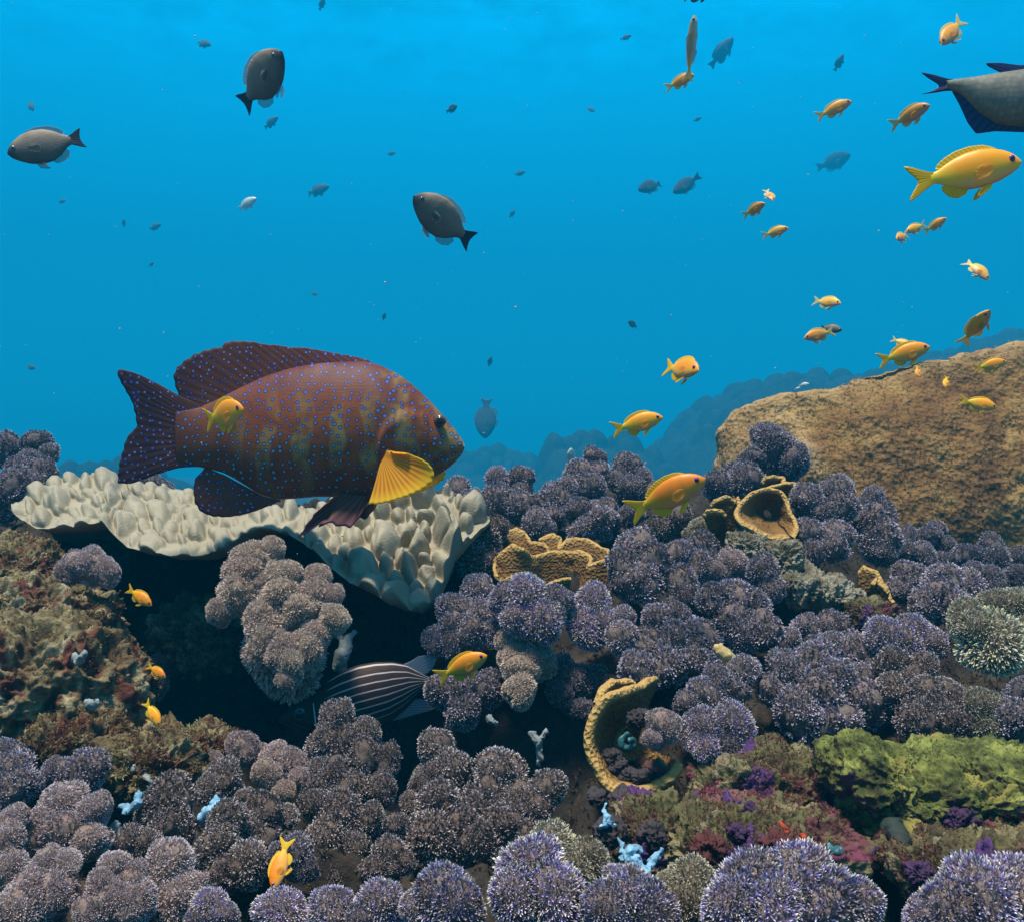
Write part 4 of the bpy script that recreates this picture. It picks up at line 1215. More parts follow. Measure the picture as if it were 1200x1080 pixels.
# ------------------------------------------------------------------ ochre plate corals
def ribbon(rim, foot, Yo, thick=.006, ns=90, nv=26, seed=1, flare=.0):
    """a folded plate: rim and foot polylines in (px, py, Y); walls of even thickness with a rounded pale edge"""
    rim, foot = np.array(rim, float), np.array(foot, float)

    def res(a):
        t = np.concatenate([[0], np.cumsum(np.hypot(*np.diff(a[:, :2], axis=0).T))])
        t /= t[-1]
        u = np.linspace(0, 1, ns)
        q = np.stack([np.interp(u, t, a[:, k]) for k in range(3)], -1)
        for _ in range(3):
            q[1:-1] = (q[:-2] + 2 * q[1:-1] + q[2:]) / 4
        return np.array([at(*p) for p in q])
    A, B = res(rim), res(foot)
    u = np.linspace(0, 1, nv)[None, :, None]
    S = B[:, None] * (1 - u) + A[:, None] * u
    S = S + .0028 * (fbm(S * 34 + seed, 3))[..., None] * np.array([1, .6, 1])
    du, dv = np.gradient(S, axis=0), np.gradient(S, axis=1)
    N = np.cross(du, dv)
    N /= np.linalg.norm(N, axis=-1, keepdims=True) + 1e-12
    uu = np.linspace(0, 1, nv)
    th = thick * (.5 + .5 * np.sqrt(np.clip(1 - ((uu - .9) / .1).clip(0, 1) ** 2, 0, 1))) * (1 + .35 * smoothstep(.8, .95, uu))
    th[-1] *= .3
    f_, b_ = S + N * th[None, :, None] / 2, S - N * th[None, :, None] / 2
    V = np.concatenate([f_, b_[:, ::-1]], 1)
    edge = np.concatenate([uu, uu[::-1]])
    n2 = 2 * nv
    V = V.reshape(-1, 3)
    caps = np.concatenate([np.stack([np.arange(nv - 1), np.arange(nv - 1) + 1, n2 - 2 - np.arange(nv - 1), n2 - 1 - np.arange(nv - 1)], -1) + k * n2 for k in (0, ns - 1)])
    return V, [grid_faces(ns, n2), caps], np.tile(edge, ns)


def plate_thing(name, label, org, plates):
    root = empty(name, org, label=label, category='coral')
    for i, (rim, foot, th) in enumerate(plates):
        V, fs, e = ribbon(rim, foot, 0, th * .72, seed=i * 3 + 1)
        add('plate', mesh_from('ochre_plate', V - np.array(org), fs, M['plate'], attrs={'edge': e}), root)
    return root


def rm(*pts):
    return list(pts)


plate_thing('folded_plate_coral', 'ochre folded plate coral between the violet corals in the middle', at(650, 690, 1.35), [
    # rear leaf
    (rm((590, 634, 1.50), (592, 622, 1.50), (605, 617, 1.51), (618, 620, 1.51), (624, 634, 1.48), (640, 634, 1.46), (644, 645, 1.45)), rm((596, 670, 1.44), (600, 672, 1.45), (610, 674, 1.46), (620, 676, 1.46), (628, 676, 1.45), (640, 676, 1.45), (644, 676, 1.45)), .007),
    (rm((632, 630, 1.50), (645, 625, 1.50), (657, 628, 1.50), (655, 640, 1.48), (664, 630, 1.50), (690, 631, 1.5), (712, 643, 1.46), (718, 648, 1.42)), rm((636, 676, 1.46), (645, 678, 1.46), (655, 678, 1.46), (658, 678, 1.46), (668, 680, 1.46), (690, 682, 1.46), (706, 684, 1.44), (712, 684, 1.42)), .007),
    # front leaf with deep fold
    (rm((580, 654, 1.40), (588, 645, 1.39), (602, 634, 1.39), (612, 640, 1.38), (620, 648, 1.40), (632, 650, 1.43), (645, 646, 1.44), (662, 642, 1.43), (680, 645, 1.41), (694, 654, 1.38), (688, 662, 1.36), (698, 658, 1.36), (716, 651, 1.37)), rm((592, 700, 1.36), (596, 702, 1.36), (606, 704, 1.37), (614, 704, 1.38), (622, 704, 1.40), (634, 704, 1.42), (646, 704, 1.43), (660, 706, 1.42), (674, 706, 1.40), (684, 708, 1.37), (684, 708, 1.35), (694, 708, 1.35), (706, 706, 1.36)), .0075),
    (rm((586, 688, 1.28), (594, 676, 1.29), (606, 672, 1.30), (618, 674, 1.29), (625, 684, 1.28)), rm((594, 710, 1.29), (600, 712, 1.30), (606, 712, 1.31), (613, 712, 1.30), (619, 712, 1.29)), .007),
    (rm((634, 690, 1.28), (645, 680, 1.29), (658, 676, 1.30), (668, 677, 1.30)), rm((642, 714, 1.29), (650, 714, 1.30), (660, 714, 1.31), (668, 714, 1.31)), .006),
    (rm((580, 654, 1.40), (577, 664, 1.38), (581, 676, 1.36), (590, 682, 1.36)), rm((600, 690, 1.38), (600, 692, 1.38), (602, 694, 1.37), (604, 696, 1.37)), .007),
])

plate_thing('cup_coral', 'large ochre cup coral with its dark hollow facing out, left of the violet coral', at(898, 630, 1.42), [
    (rm((926, 632, 1.36), (905, 633, 1.35), (885, 624, 1.35), (868, 612, 1.36), (860, 602, 1.38), (866, 590, 1.40), (880, 577, 1.42), (898, 573, 1.43), (914, 576, 1.43), (924, 588, 1.42), (930, 604, 1.40), (938, 618, 1.375), (932, 630, 1.36)), rm((905, 606, 1.47), (902, 608, 1.47), (898, 608, 1.47), (895, 605, 1.47), (893, 602, 1.47), (893, 598, 1.47), (896, 596, 1.47), (899, 595, 1.47), (902, 596, 1.47), (905, 598, 1.47), (907, 601, 1.47), (907, 604, 1.47)), .008),
])
plate_thing('cup_coral', 'small lobed ochre coral to the left of the large ochre cup', at(845, 610, 1.45), [
    (rm((824, 602, 1.40), (828, 596, 1.40), (838, 594, 1.40), (848, 595, 1.40), (852, 602, 1.40)), rm((838, 634, 1.43), (840, 634, 1.43), (844, 634, 1.43), (847, 634, 1.43), (849, 634, 1.43)), .008),
    (rm((832, 592, 1.44), (838, 583, 1.44), (850, 581, 1.44), (860, 588, 1.44), (864, 582, 1.44), (867, 590, 1.43)), rm((842, 626, 1.45), (846, 626, 1.45), (850, 626, 1.45), (854, 626, 1.45), (857, 626, 1.45), (860, 626, 1.45)), .008),
])
plate_thing('cup_coral', 'small ochre leaf pair above the large ochre cup', at(915, 580, 1.52), [
    (rm((892, 566, 1.50), (896, 558, 1.50), (906, 556, 1.50), (917, 559, 1.50), (918, 566, 1.49)), rm((900, 584, 1.52), (902, 585, 1.52), (906, 586, 1.52), (910, 586, 1.52), (914, 586, 1.52)), .008),
    (rm((898, 571, 1.47), (910, 568, 1.48), (920, 565, 1.48), (932, 564, 1.48), (935, 571, 1.47), (928, 582, 1.46)), rm((908, 592, 1.5), (911, 592, 1.5), (914, 592, 1.5), (918, 592, 1.5), (921, 592, 1.5), (924, 592, 1.5)), .008),
])
plate_thing('flap_coral', 'small ochre flap coral at the right end of the pale dead rubble', at(1025, 700, 1.33), [
    (rm((1006, 668, 1.34), (1012, 661, 1.34), (1020, 664, 1.33), (1030, 668, 1.32), (1036, 678, 1.31), (1044, 690, 1.3), (1049, 703, 1.29)), rm((1006, 706, 1.33), (1010, 707, 1.33), (1016, 708, 1.33), (1022, 709, 1.32), (1028, 710, 1.32), (1034, 712, 1.31), (1040, 713, 1.30)), .008),
    (rm((1024, 680, 1.29), (1029, 674, 1.30), (1034, 682, 1.29), (1041, 694, 1.28)), rm((1022, 712, 1.30), (1026, 713, 1.30), (1030, 714, 1.3), (1034, 715, 1.29)), .007),
    (rm((1022, 716, 1.24), (1032, 706, 1.25), (1044, 706, 1.25), (1050, 712, 1.24)), rm((1026, 728, 1.25), (1032, 729, 1.26), (1040, 729, 1.26), (1045, 728, 1.25)), .007),
])
plate_thing('ring_coral', 'big ochre bowl coral with a thick rim facing out, holding shells', at(745, 880, .95), [
    (rm((768, 792, 1.0), (745, 802, .92), (718, 812, .885), (703, 822, .88), (694, 838, .875), (688, 858, .87), (688, 878, .865), (694, 898, .86), (706, 914, .855), (724, 925, .85), (748, 929, .85), (772, 924, .855), (790, 912, .86), (800, 896, .87)), rm((752, 845, .955), (745, 845, .955), (736, 846, .955), (729, 849, .955), (724, 855, .955), (720, 863, .955), (719, 871, .955), (721, 880, .955), (726, 888, .955), (734, 893, .95), (745, 895, .95), (756, 893, .95), (764, 888, .95), (768, 881, .95)), .011),
    (rm((752, 848, .945), (735, 848, .945), (722, 856, .944), (716, 870, .942), (722, 884, .94), (736, 894, .938), (752, 896, .938), (768, 886, .94)), rm((748, 868, .95), (746, 868, .95), (744, 869, .95), (743, 870, .95), (744, 872, .95), (746, 873, .95), (749, 873, .95), (751, 871, .95)), .01),
    (rm((700, 822, .89), (704, 808, .90), (716, 797, .92), (736, 800, .94), (752, 808, .95)), rm((712, 830, .93), (714, 826, .93), (722, 822, .94), (736, 822, .95), (748, 824, .96)), .010),
])


# ------------------------------------------------------------------ little growths
def branch_thing(name, label, cat, mat, strokes, group=None, noise_amp=.0015):
    pts0 = strokes[0][0]
    org = at(*pts0[0])
    parts = []
    for pts, rad in strokes:
        parts.append(tube([at(*p) - org for p in pts], [q * .72 for q in rad], 16, 10))
    V, fs = join(parts)
    V = V + noise_amp * 1.5 * np.stack([fbm(V * 170 + k * 9 + len(label), 4) for k in range(3)], -1)
    o = add(name, mesh_from(name, V, fs, mat), label=label, category=cat, group=group)
    o.location = org
    return o


branch_thing('sponge', 'bright blue branching sponge in the gap at the bottom centre', 'sponge', M['blue_sponge'], [
    ([(722, 985, .66), (729, 995, .65), (736, 1003, .645), (747, 1010, .64), (756, 1019, .64)], [.0012, .003, .0045, .0045, .0035]),
    ([(732, 1003, .645), (740, 996, .645), (751, 993, .65)], [.0045, .0045, .003]),
    ([(738, 1012, .64), (749, 1021, .635), (760, 1016, .635), (768, 1004, .64), (775, 993, .645)], [.003, .0035, .0035, .003, .0022]),
    ([(735, 1000, .645), (728, 1008, .645)], [.004, .002])])
branch_thing('sponge', 'short blue tufts of sponge standing above the blue branching sponge', 'sponge', M['blue_sponge'], [
    ([(709, 942, .70), (711, 950, .69), (710, 956, .69)], [.001, .003, .0015]),
    ([(703, 967, .68), (709, 966, .68), (712, 958, .68), (715, 966, .68), (721, 969, .68)], [.002, .004, .003, .004, .002])])
branch_thing('sponge', 'curved blue and white sponge crust left of the round brown coral', 'sponge', M['blue_sponge'], [
    ([(141, 944, .72), (150, 947, .71), (160, 942, .71), (164, 932, .715), (161, 927, .72)], [.002, .0045, .005, .004, .002])])
branch_thing('sponge', 'small white tubes under the blue and white sponge crust', 'sponge', M['white_sponge'], [
    ([(133, 963, .68), (135, 969, .675), (134, 978, .675)], [.002, .0035, .002]), ([(138, 968, .675), (139, 976, .675)], [.002, .003])])
branch_thing('sponge', 'pair of white tubes on the olive rock', 'sponge', M['white_sponge'], [
    ([(154, 899, .82), (158, 902, .815)], [.003, .004]), ([(164, 905, .815), (172, 912, .81), (177, 917, .81)], [.002, .004, .0025])])
branch_thing('sponge', 'white blob of sponge between round brown coral and olive rock', 'sponge', M['white_sponge'], [
    ([(201, 916, .78), (206, 914, .775), (210, 911, .78)], [.004, .005, .003])])
branch_thing('sponge', 'pale blue sponge patch between two brown corals at lower left', 'sponge', M['blue_sponge'], [
    ([(238, 962, .72), (246, 953, .715), (254, 945, .715), (252, 934, .72)], [.006, .009, .008, .003])])
branch_thing('sponge', 'white sponge patch on the red brown lump of the algal rock', 'sponge', M['white_sponge'], [
    ([(86, 768, .93), (92, 775, .925), (100, 764, .925)], [.004, .006, .005])])
branch_thing('sponge', 'blue and white sponge lump on the lower algal rock block', 'sponge', M['white_sponge'], [
    ([(102, 822, .89), (108, 826, .885), (112, 823, .89)], [.005, .007, .004])])
branch_thing('sponge', 'white drip of sponge in the black gap left of the ochre bowl coral', 'sponge', M['white_sponge'], [
    ([(622, 858, .98), (630, 868, .97), (632, 882, .97), (631, 896, .97)], [.004, .007, .005, .003]),
    ([(640, 856, .98), (634, 866, .97)], [.003, .004]), ([(630, 902, .96), (632, 904, .96)], [.003, .003])])
branch_thing('sponge', 'white finger of sponge under the dark coral in the middle gap', 'sponge', M['white_sponge'], [
    ([(571, 838, 1.02), (576, 845, 1.01), (583, 850, 1.01)], [.004, .005, .002])])
branch_thing('dead_branch', 'pale bluish dead coral prong above the striped fish head', 'coral', M['white_sponge'], [
    ([(397, 785, 1.16), (402, 765, 1.16), (408, 748, 1.17), (416, 738, 1.18)], [.012, .013, .010, .004]),
    ([(404, 760, 1.16), (398, 745, 1.17)], [.007, .004])])
branch_thing('finger_sponge', 'little yellow finger beside the violet coral right of centre', 'sponge', mat_simple('yellow_sponge', (.58, .44, .18), .7, .3, noise=40), [
    ([(838, 758, 1.03), (847, 764, 1.02), (856, 771, 1.02), (860, 778, 1.03)], [.006, .009, .009, .006]), ([(836, 784, 1.03), (840, 790, 1.03)], [.005, .006])])
branch_thing('sponge', 'orange red sponge spots on the maroon rubble', 'sponge', M['red'], [
    ([(919, 966, .66), (921, 971, .655), (919, 975, .655)], [.002, .003, .002]), ([(940, 975, .65), (942, 985, .645), (938, 992, .645), (934, 998, .645)], [.002, .0035, .004, .002]), ([(944, 988, .645), (945, 995, .645)], [.002, .002])])
for px, py, Y, a, b, mt, lab in [
        (1172, 1018, .60, .020, .006, 'purple', 'purple streak of crust below the green ledge by the right edge'),
        (1082, 1024, .625, .010, .007, 'purple', 'purple patch of crust by the grey prong under the green ledge'),
        (1126, 960, .69, .012, .009, 'purple', 'dark purple patch of crust under the right part of the green ledge'),
        (880, 955, .71, .008, .008, 'purple', 'violet crust lump on top of the maroon rubble'),
        (862, 976, .675, .009, .006, 'purple', 'deep purple crust lump on the maroon rubble'),
        (830, 995, .64, .011, .010, 'maroon', 'rough maroon sponge at the left end of the maroon rubble'),
        (909, 991, .65, .013, .008, 'maroon', 'maroon sponge clump on the middle of the maroon rubble')]:
    rock('crust', px, py, Y, a, a * .8, b, M[mt], lab, int(px), .40, sub=5, ridged=.2, cat='crust', n4a=.014, freq=2.2)
branch_thing('dead_branch', 'grey green prong hanging under the green ledge', 'coral', mat_simple('grey_green_crust', (.030, .042, .036), .85, .2, noise=70), [
    ([(1045, 970, .69), (1055, 985, .67), (1060, 1005, .655), (1062, 1028, .65), (1070, 1044, .645)], [.012, .011, .006, .005, .004]),
    ([(1040, 1000, .67), (1052, 1020, .66), (1062, 1030, .65)], [.003, .003, .003])])
branch_thing('crust', 'turquoise crust right of the orange red sponge', 'crust', M['teal_shell'], [
    ([(972, 990, .66), (980, 998, .655), (990, 1002, .655), (988, 1010, .655)], [.002, .004, .005, .003])])
branch_thing('snail_shell', 'teal ring-shaped snail shell inside the ochre bowl coral', 'shell', M['teal_shell'], [
    ([(741, 862, .90), (734, 860, .895), (728, 867, .89), (732, 875, .89), (740, 875, .885), (743, 868, .885), (737, 866, .88)], [.0025, .004, .005, .005, .0045, .004, .003])], noise_amp=.0006)
for k, (px, py, Y, a, lab) in enumerate([
        (716, 888, .885, .010, 'dark pebble at the left in the ochre bowl coral'), (724, 898, .88, .009, 'dark pebble low in the ochre bowl coral'),
        (735, 907, .875, .009, 'dark pebble on the bottom rim of the ochre bowl coral'), (752, 911, .87, .011, 'dark pebble pile head right of the bowl bottom'),
        (768, 902, .88, .011, 'greyish pebble under the tan pink coral in the bowl'), (746, 842, .90, .010, 'dark pebble above the teal shell'),
        (757, 840, .90, .008, 'small dark pebble above the teal shell, right one'), (700, 934, .80, .009, 'dark maroon pebble under the ochre bowl rim'),
        (730, 938, .80, .013, 'black round tunicate below the ochre bowl coral'), (716, 975, .69, .012, 'dark lump below the blue sponge tufts'),
        (757, 952, .76, .012, 'brown lump in the rubble right below the ochre bowl'), (764, 978, .70, .011, 'dark finger lump behind the blue branching sponge')]):
    rock('pebble', px, py, Y, a, a, a * .85, M['dark_pebble'] if k not in (4,) else M['rubble'], lab, 30 + k, .3, sub=5, ridged=.15, n4a=.014, cat='pebble', group='dark lumps among the rubble')


# ------------------------------------------------------------------ fish
def smooth_poly(pts, x):
    """height of a (x, z) outline at positions x, lightly smoothed"""
    p = np.array(sorted(pts), float)
    xf = np.linspace(p[0, 0], p[-1, 0], 400)
    z = np.interp(xf, p[:, 0], p[:, 1])
    k = np.hanning(27)
    k /= k.sum()
    zs = np.convolve(np.pad(z, 13, mode='edge'), k, 'valid')
    w = np.minimum(1, np.minimum((xf - xf[0]), (xf[-1] - xf)) / (.03 * (xf[-1] - xf[0])))
    zs = zs * w + z * (1 - w)
    return np.interp(x, xf, zs)


def body_mesh(name, top, bot, wid, mat, n=90, m=36, bend=None, scale=1.0, gill=None, mouth=None, flip=False):
    x0, x1 = max(p[0] for p in top), min(p[0] for p in top)
    u = np.linspace(0, 1, n)
    u = u - .12 * np.sin(2 * np.pi * u) / (2 * np.pi) * 1.0
    xs = x0 + (x1 - x0) * u
    zt, zb = smooth_poly(top, xs), smooth_poly(bot, xs)
    w = smooth_poly(wid, xs)
    h = np.maximum((zt - zb) / 2, 1e-4)
    zc = (zt + zb) / 2
    th = np.linspace(0, 2 * np.pi, m, endpoint=False)
    S, Cc = np.sin(th), np.cos(th)
    yy = w[:, None] * np.sign(Cc) * np.abs(Cc) ** .85 * (1 - .18 * np.abs(S) ** 3)
    zz = zc[:, None] + h[:, None] * np.sign(S) * np.abs(S) ** 1.0
    xx = np.repeat(xs[:, None], m, 1)
    if gill:
        gx, gz, gr = gill       # edge of the gill cover: an arc bulging tailwards
        d = np.hypot(xx - gx, zz - gz) - gr
        k = (xx < gx + gr * .35)
        yy = yy * (1 + np.where(k, .10 * np.exp(-np.clip(-d, 0, 9) / .02) * (d < 0), 0))
    if mouth:
        mx, mz0, mz1, ms = mouth     # groove from the snout back to mx
        t = np.clip((x0 - xx) / (x0 - mx), 0, 1)
        zl = mz0 + (mz1 - mz0) * t
        g = np.exp(-((zz - zl) / ms) ** 2) * (xx > mx)
        yy = yy * (1 - .35 * g)
    dv = (zz - zb[:, None]) / (2 * h[:, None])
    ap = np.repeat((1 - u if flip else u)[:, None], m, 1)
    V = np.stack([xx, yy, zz], -1).reshape(-1, 3)
    f = [grid_faces(n, m)]
    I = np.arange(n - 1)
    f.append(np.stack([I * m + m - 1, I * m, (I + 1) * m, (I + 1) * m + m - 1], -1)[:, ::-1])
    f[0] = f[0]
    c0, c1 = len(V), len(V) + 1
    V = np.vstack([V, [xs[0], 0, zc[0]], [xs[-1], 0, zc[-1]]])
    j = np.arange(m)
    f.append(np.stack([np.full(m, c0), (j + 1) % m, j], -1))
    f.append(np.stack([np.full(m, c1), (n - 1) * m + j, (n - 1) * m + (j + 1) % m], -1))
    if bend:
        V = V + np.stack([0 * V[:, 0], bend(V[:, 0]), 0 * V[:, 0]], -1)
    return mesh_from(name, V * scale, f, mat, attrs={'dv': np.append(dv.ravel(), [.5, .5]), 'ap': np.append(ap.ravel(), [1, 0] if flip else [0, 1])})


def fin_geo(base, edge, rays=14, nu=60, nv=12, t0=.010, t1=.002, scal=.0, bow=0.0, rmod=.1):
    """a fin between a base line on the body and its free edge (lists of (x,y,z) or (x,z))"""
    def prep(a):
        a = np.array([p if len(p) == 3 else (p[0], 0, p[1]) for p in a], float)
        t = np.concatenate([[0], np.cumsum(np.linalg.norm(np.diff(a, axis=0), axis=1))])
        t /= max(t[-1], 1e-9)
        u = np.linspace(0, 1, nu)
        q = np.stack([np.interp(u, t, a[:, k]) for k in range(3)], -1)
        for _ in range(2):
            q[1:-1] = (q[:-2] + 2 * q[1:-1] + q[2:]) / 4
        return q
    A, B = prep(base), prep(edge)
    u = np.linspace(0, 1, nu)
    v = np.linspace(0, 1, nv)
    ray = .5 + .5 * np.cos(u * rays * 2 * np.pi)
    B = A + (B - A) * (1 - scal * (1 - ray))[:, None]
    S = A[:, None] * (1 - v)[None, :, None] + B[:, None] * v[None, :, None]
    du, dv = np.gradient(S, axis=0), np.gradient(S, axis=1)
    N = np.cross(du, dv)
    N /= np.linalg.norm(N, axis=-1, keepdims=True) + 1e-9
    S = S + N * (bow * np.sin(v * np.pi / 2) ** 2)[None, :, None]
    th = (t0 + (t1 - t0) * v)[None, :] * (1 - rmod + rmod * ray[:, None])
    f, b = S + N * th[..., None] / 2, S - N * th[..., None] / 2
    V = np.concatenate([f, b[:, ::-1]], 1).reshape(-1, 3)
    n2 = 2 * nv
    caps = np.concatenate([np.stack([np.arange(nv - 1), np.arange(nv - 1) + 1, n2 - 2 - np.arange(nv - 1), n2 - 1 - np.arange(nv - 1)], -1) + k * n2 for k in (0, nu - 1)])
    rim = np.stack([np.arange(nu - 1) * n2 + nv - 1, (np.arange(nu - 1) + 1) * n2 + nv - 1, (np.arange(nu - 1) + 1) * n2 + nv, np.arange(nu - 1) * n2 + nv], -1)
    at_ = {'ray': np.repeat(ray, n2), 'edge': np.tile(np.concatenate([v, v[::-1]]), nu)}
    return V, [grid_faces(nu, n2), caps], at_


def fin_mesh(name, base, edge, mat, bend=None, scale=1.0, **kw):
    V, f, a = fin_geo(base, edge, **kw)
    if bend:
        V = V + np.stack([0 * V[:, 0], bend(V[:, 0]), 0 * V[:, 0]], -1)
    return mesh_from(name, V * scale, f, mat, attrs=a)


def eye_mesh(name, r, flat, mat):
    V, Fc = ico(3)
    return mesh_from(name, V * np.array([r, r * flat, r]), [Fc], mat)


# ---- the big spotted grouper, traced at its own distance
GY = 1.18
GS = GY / F


def g(zx, zy):          # point of the enlarged view -> local metres
    return ((120 + zx / 2.727 - 345) * GS, (505 - (380 + zy / 2.727)) * GS)


def build_grouper():
    org = at(345, 505, GY)
    root = empty('grouper', org, label='large red brown grouper with blue spots and a yellow pectoral fin over the cream coral', category='fish')
    top = [g(*p) for p in [(1157, 388), (1150, 368), (1132, 345), (1108, 312), (1085, 288), (1040, 238), (985, 188), (940, 156), (880, 128), (840, 120), (760, 121), (680, 127), (600, 142), (520, 167), (440, 204), (370, 240), (320, 262), (270, 270), (240, 268)]]
    bot = [g(*p) for p in [(1157, 396), (1148, 418), (1120, 448), (1080, 478), (1020, 510), (950, 540), (880, 556), (820, 556), (764, 550), (690, 550), (620, 556), (560, 560), (500, 540), (440, 502), (390, 474), (340, 462), (290, 452), (240, 444)]]
    L = .46
    wid = [(g(1157, 0)[0], .003), (g(1140, 0)[0], .014), (g(1080, 0)[0], .028), (g(1000, 0)[0], .042), (g(900, 0)[0], .054), (g(760, 0)[0], .056), (g(600, 0)[0], .046), (g(450, 0)[0], .026), (g(330, 0)[0], .013), (g(240, 0)[0], .006)]
    gx, gz = g(1010, 400)
    mx, mz = g(1060, 440)
    _, ms0 = g(1150, 405)
    bend = lambda x: -.05 * np.clip((-.05 - x), 0, 1) ** 2 * 6
    add('body', body_mesh('grouper_body', top, bot, wid, M['grouper'], 170, 64, bend, gill=(gx, gz, .047), mouth=(mx, ms0, mz, .0035)), root)
    P = lambda *a: [g(*p) for p in a]
    add('dorsal_fin', fin_mesh('grouper_dorsal', P((880, 138), (840, 131), (760, 133), (680, 140), (600, 156), (520, 182), (440, 220), (370, 254), (310, 274)),
                               P((850, 114), (800, 102), (740, 92), (690, 82), (640, 74), (600, 74), (560, 66), (520, 64), (480, 55), (430, 53), (395, 56), (385, 70), (340, 80), (300, 94), (262, 118), (240, 140), (230, 160), (233, 190), (245, 225), (272, 256), (305, 266)),
                               M['grouper_fin'], bend, rays=24, nu=220, nv=18, t0=.007, t1=.0018, scal=.02, rmod=.02), root)
    add('tail_fin', fin_mesh('grouper_tail', P((330, 262), (325, 320), (322, 370), (325, 455)),
                             P((235, 225), (180, 190), (120, 160), (75, 146), (56, 148), (62, 175), (84, 215), (103, 250), (114, 295), (117, 330), (100, 345), (84, 368), (74, 405), (65, 440), (58, 480), (60, 508), (100, 509), (160, 486), (215, 464), (262, 456)),
                             M['grouper_fin'], bend, rays=26, nu=260, nv=24, t0=.008, t1=.0016, scal=.012, rmod=.02), root)
    add('anal_fin', fin_mesh('grouper_anal', P((330, 458), (390, 482), (450, 515), (510, 548), (570, 562)),
                             P((320, 470), (298, 492), (292, 530), (298, 570), (315, 598), (350, 613), (400, 616), (450, 608), (490, 596), (530, 580), (565, 566)),
                             M['grouper_fin'], bend, rays=15, nu=120, nv=16, t0=.007, t1=.0016, scal=.015, rmod=.02), root)
    # pelvic pair
    for s in (-1, 1):
        dy = .022 * s
        b = [(g(770, 548)[0], dy, g(770, 548)[1] + .004), (g(820, 556)[0], dy, g(820, 556)[1] + .004), (g(872, 556)[0], dy * .8, g(872, 556)[1] + .004)]
        sh = 12 if s > 0 else 0
        e = [(g(x + sh, y - sh)[0], dy * 2.1, g(x + sh, y - sh)[1]) for x, y in [(735, 570), (700, 600), (672, 638), (652, 668), (670, 664), (705, 636), (745, 628), (785, 640), (812, 642), (838, 610), (862, 572)]]
        add('pelvic_fin', fin_mesh('grouper_pelvic', b, e, M['pelvic_red'], None, rays=9, nu=90, nv=14, t0=.006, t1=.0014, scal=.06), root)
    # pectoral pair: fan swung forward and out
    for s in (-1, 1):
        yb, yo = .054 * s, .098 * s
        b = [(g(x, y)[0], yb, g(x, y)[1]) for x, y in [(930, 405), (924, 420), (918, 432), (912, 445)]]
        e = [(g(x, y)[0], yb + (yo - yb) * k, g(x, y)[1]) for x, y, k in [(958, 420, .3), (1000, 424, .6), (1035, 434, .85), (1062, 450, 1), (1076, 472, 1.05), (1070, 496, 1.05), (1050, 512, 1), (1020, 526, .95), (985, 540, .9), (945, 552, .8), (905, 560, .7), (876, 560, .6), (882, 530, .4)]]
        add('pectoral_fin', fin_mesh('grouper_pectoral', b, e, M['pec_yellow'], None, rays=21, nu=230, nv=20, t0=.004, t1=.0009, scal=.02, bow=.004 * s, rmod=.04), root)
        ex, ez = g(1083, 312)
        yb_ = .0245 * s
        ey = add('eye', eye_mesh('grouper_eye', .0082, .6, M['eye_brown']), root)
        ey.location = (ex, yb_, ez)
        pu = add('pupil', eye_mesh('grouper_pupil', .0056, .5, M['eye_dark']), ey)
        pu.location = (.0004, .0026 * s, 0)
    return root


build_grouper()


# ---- generic small fish in unit length (snout x=.5, tail tip x=-.5)
def kit(top, bot, wid, tail, dorsal, anal, pelvic, pectoral, eye, mats, bendk, simple=False):
    """mesh set of one kind of fish with a given sideways bend"""
    bend = (lambda x: bendk * np.clip(.15 - x, 0, 1) ** 2) if bendk else None
    n, m = (46, 20) if not simple else (22, 12)
    K = {'body': [(body_mesh('fish_body', top, bot, wid, mats[0], n, m, bend), mats[0])]}
    nn = dict(nu=48, nv=8) if not simple else dict(nu=18, nv=4)
    for nm, (b, e, rays, mt) in (('tail_fin', tail), ('dorsal_fin', dorsal), ('anal_fin', anal)):
        if b:
            K[nm] = [(fin_mesh('fish_' + nm, b, e, mt, bend, rays=rays, t0=.022, t1=.006, scal=.04, **nn), mt)]
    for nm, spec in (('pelvic_fin', pelvic), ('pectoral_fin', pectoral)):
        if spec:
            b, e, rays, mt, y0, y1 = spec
            K[nm] = []
            for s in (-1, 1):
                bb = [(p[0], y0 * s, p[1]) for p in b]
                ee = [(p[0], y1 * s, p[1]) for p in e]
                K[nm].append((fin_mesh('fish_' + nm, bb, ee, mt, None, rays=rays, t0=.014, t1=.005, scal=.05, **nn), mt))
    K['_eye'] = (eye, eye_mesh('fish_eye', eye[3], .55, eye[4]), eye_mesh('fish_pupil', eye[3] * .58, .5, M['eye_dark']))
    return K


AN_TOP = [(.5, .0), (.475, .035), (.43, .078), (.36, .118), (.27, .150), (.16, .165), (.04, .155), (-.07, .125), (-.16, .085), (-.23, .050), (-.28, .044)]
AN_BOT = [(.5, -.012), (.47, -.05), (.40, -.088), (.30, -.125), (.18, -.150), (.05, -.152), (-.06, -.130), (-.15, -.090), (-.23, -.050), (-.28, -.042)]
AN_WID = [(.5, .004), (.46, .030), (.38, .055), (.26, .072), (.12, .074), (-.03, .058), (-.16, .032), (-.28, .012)]


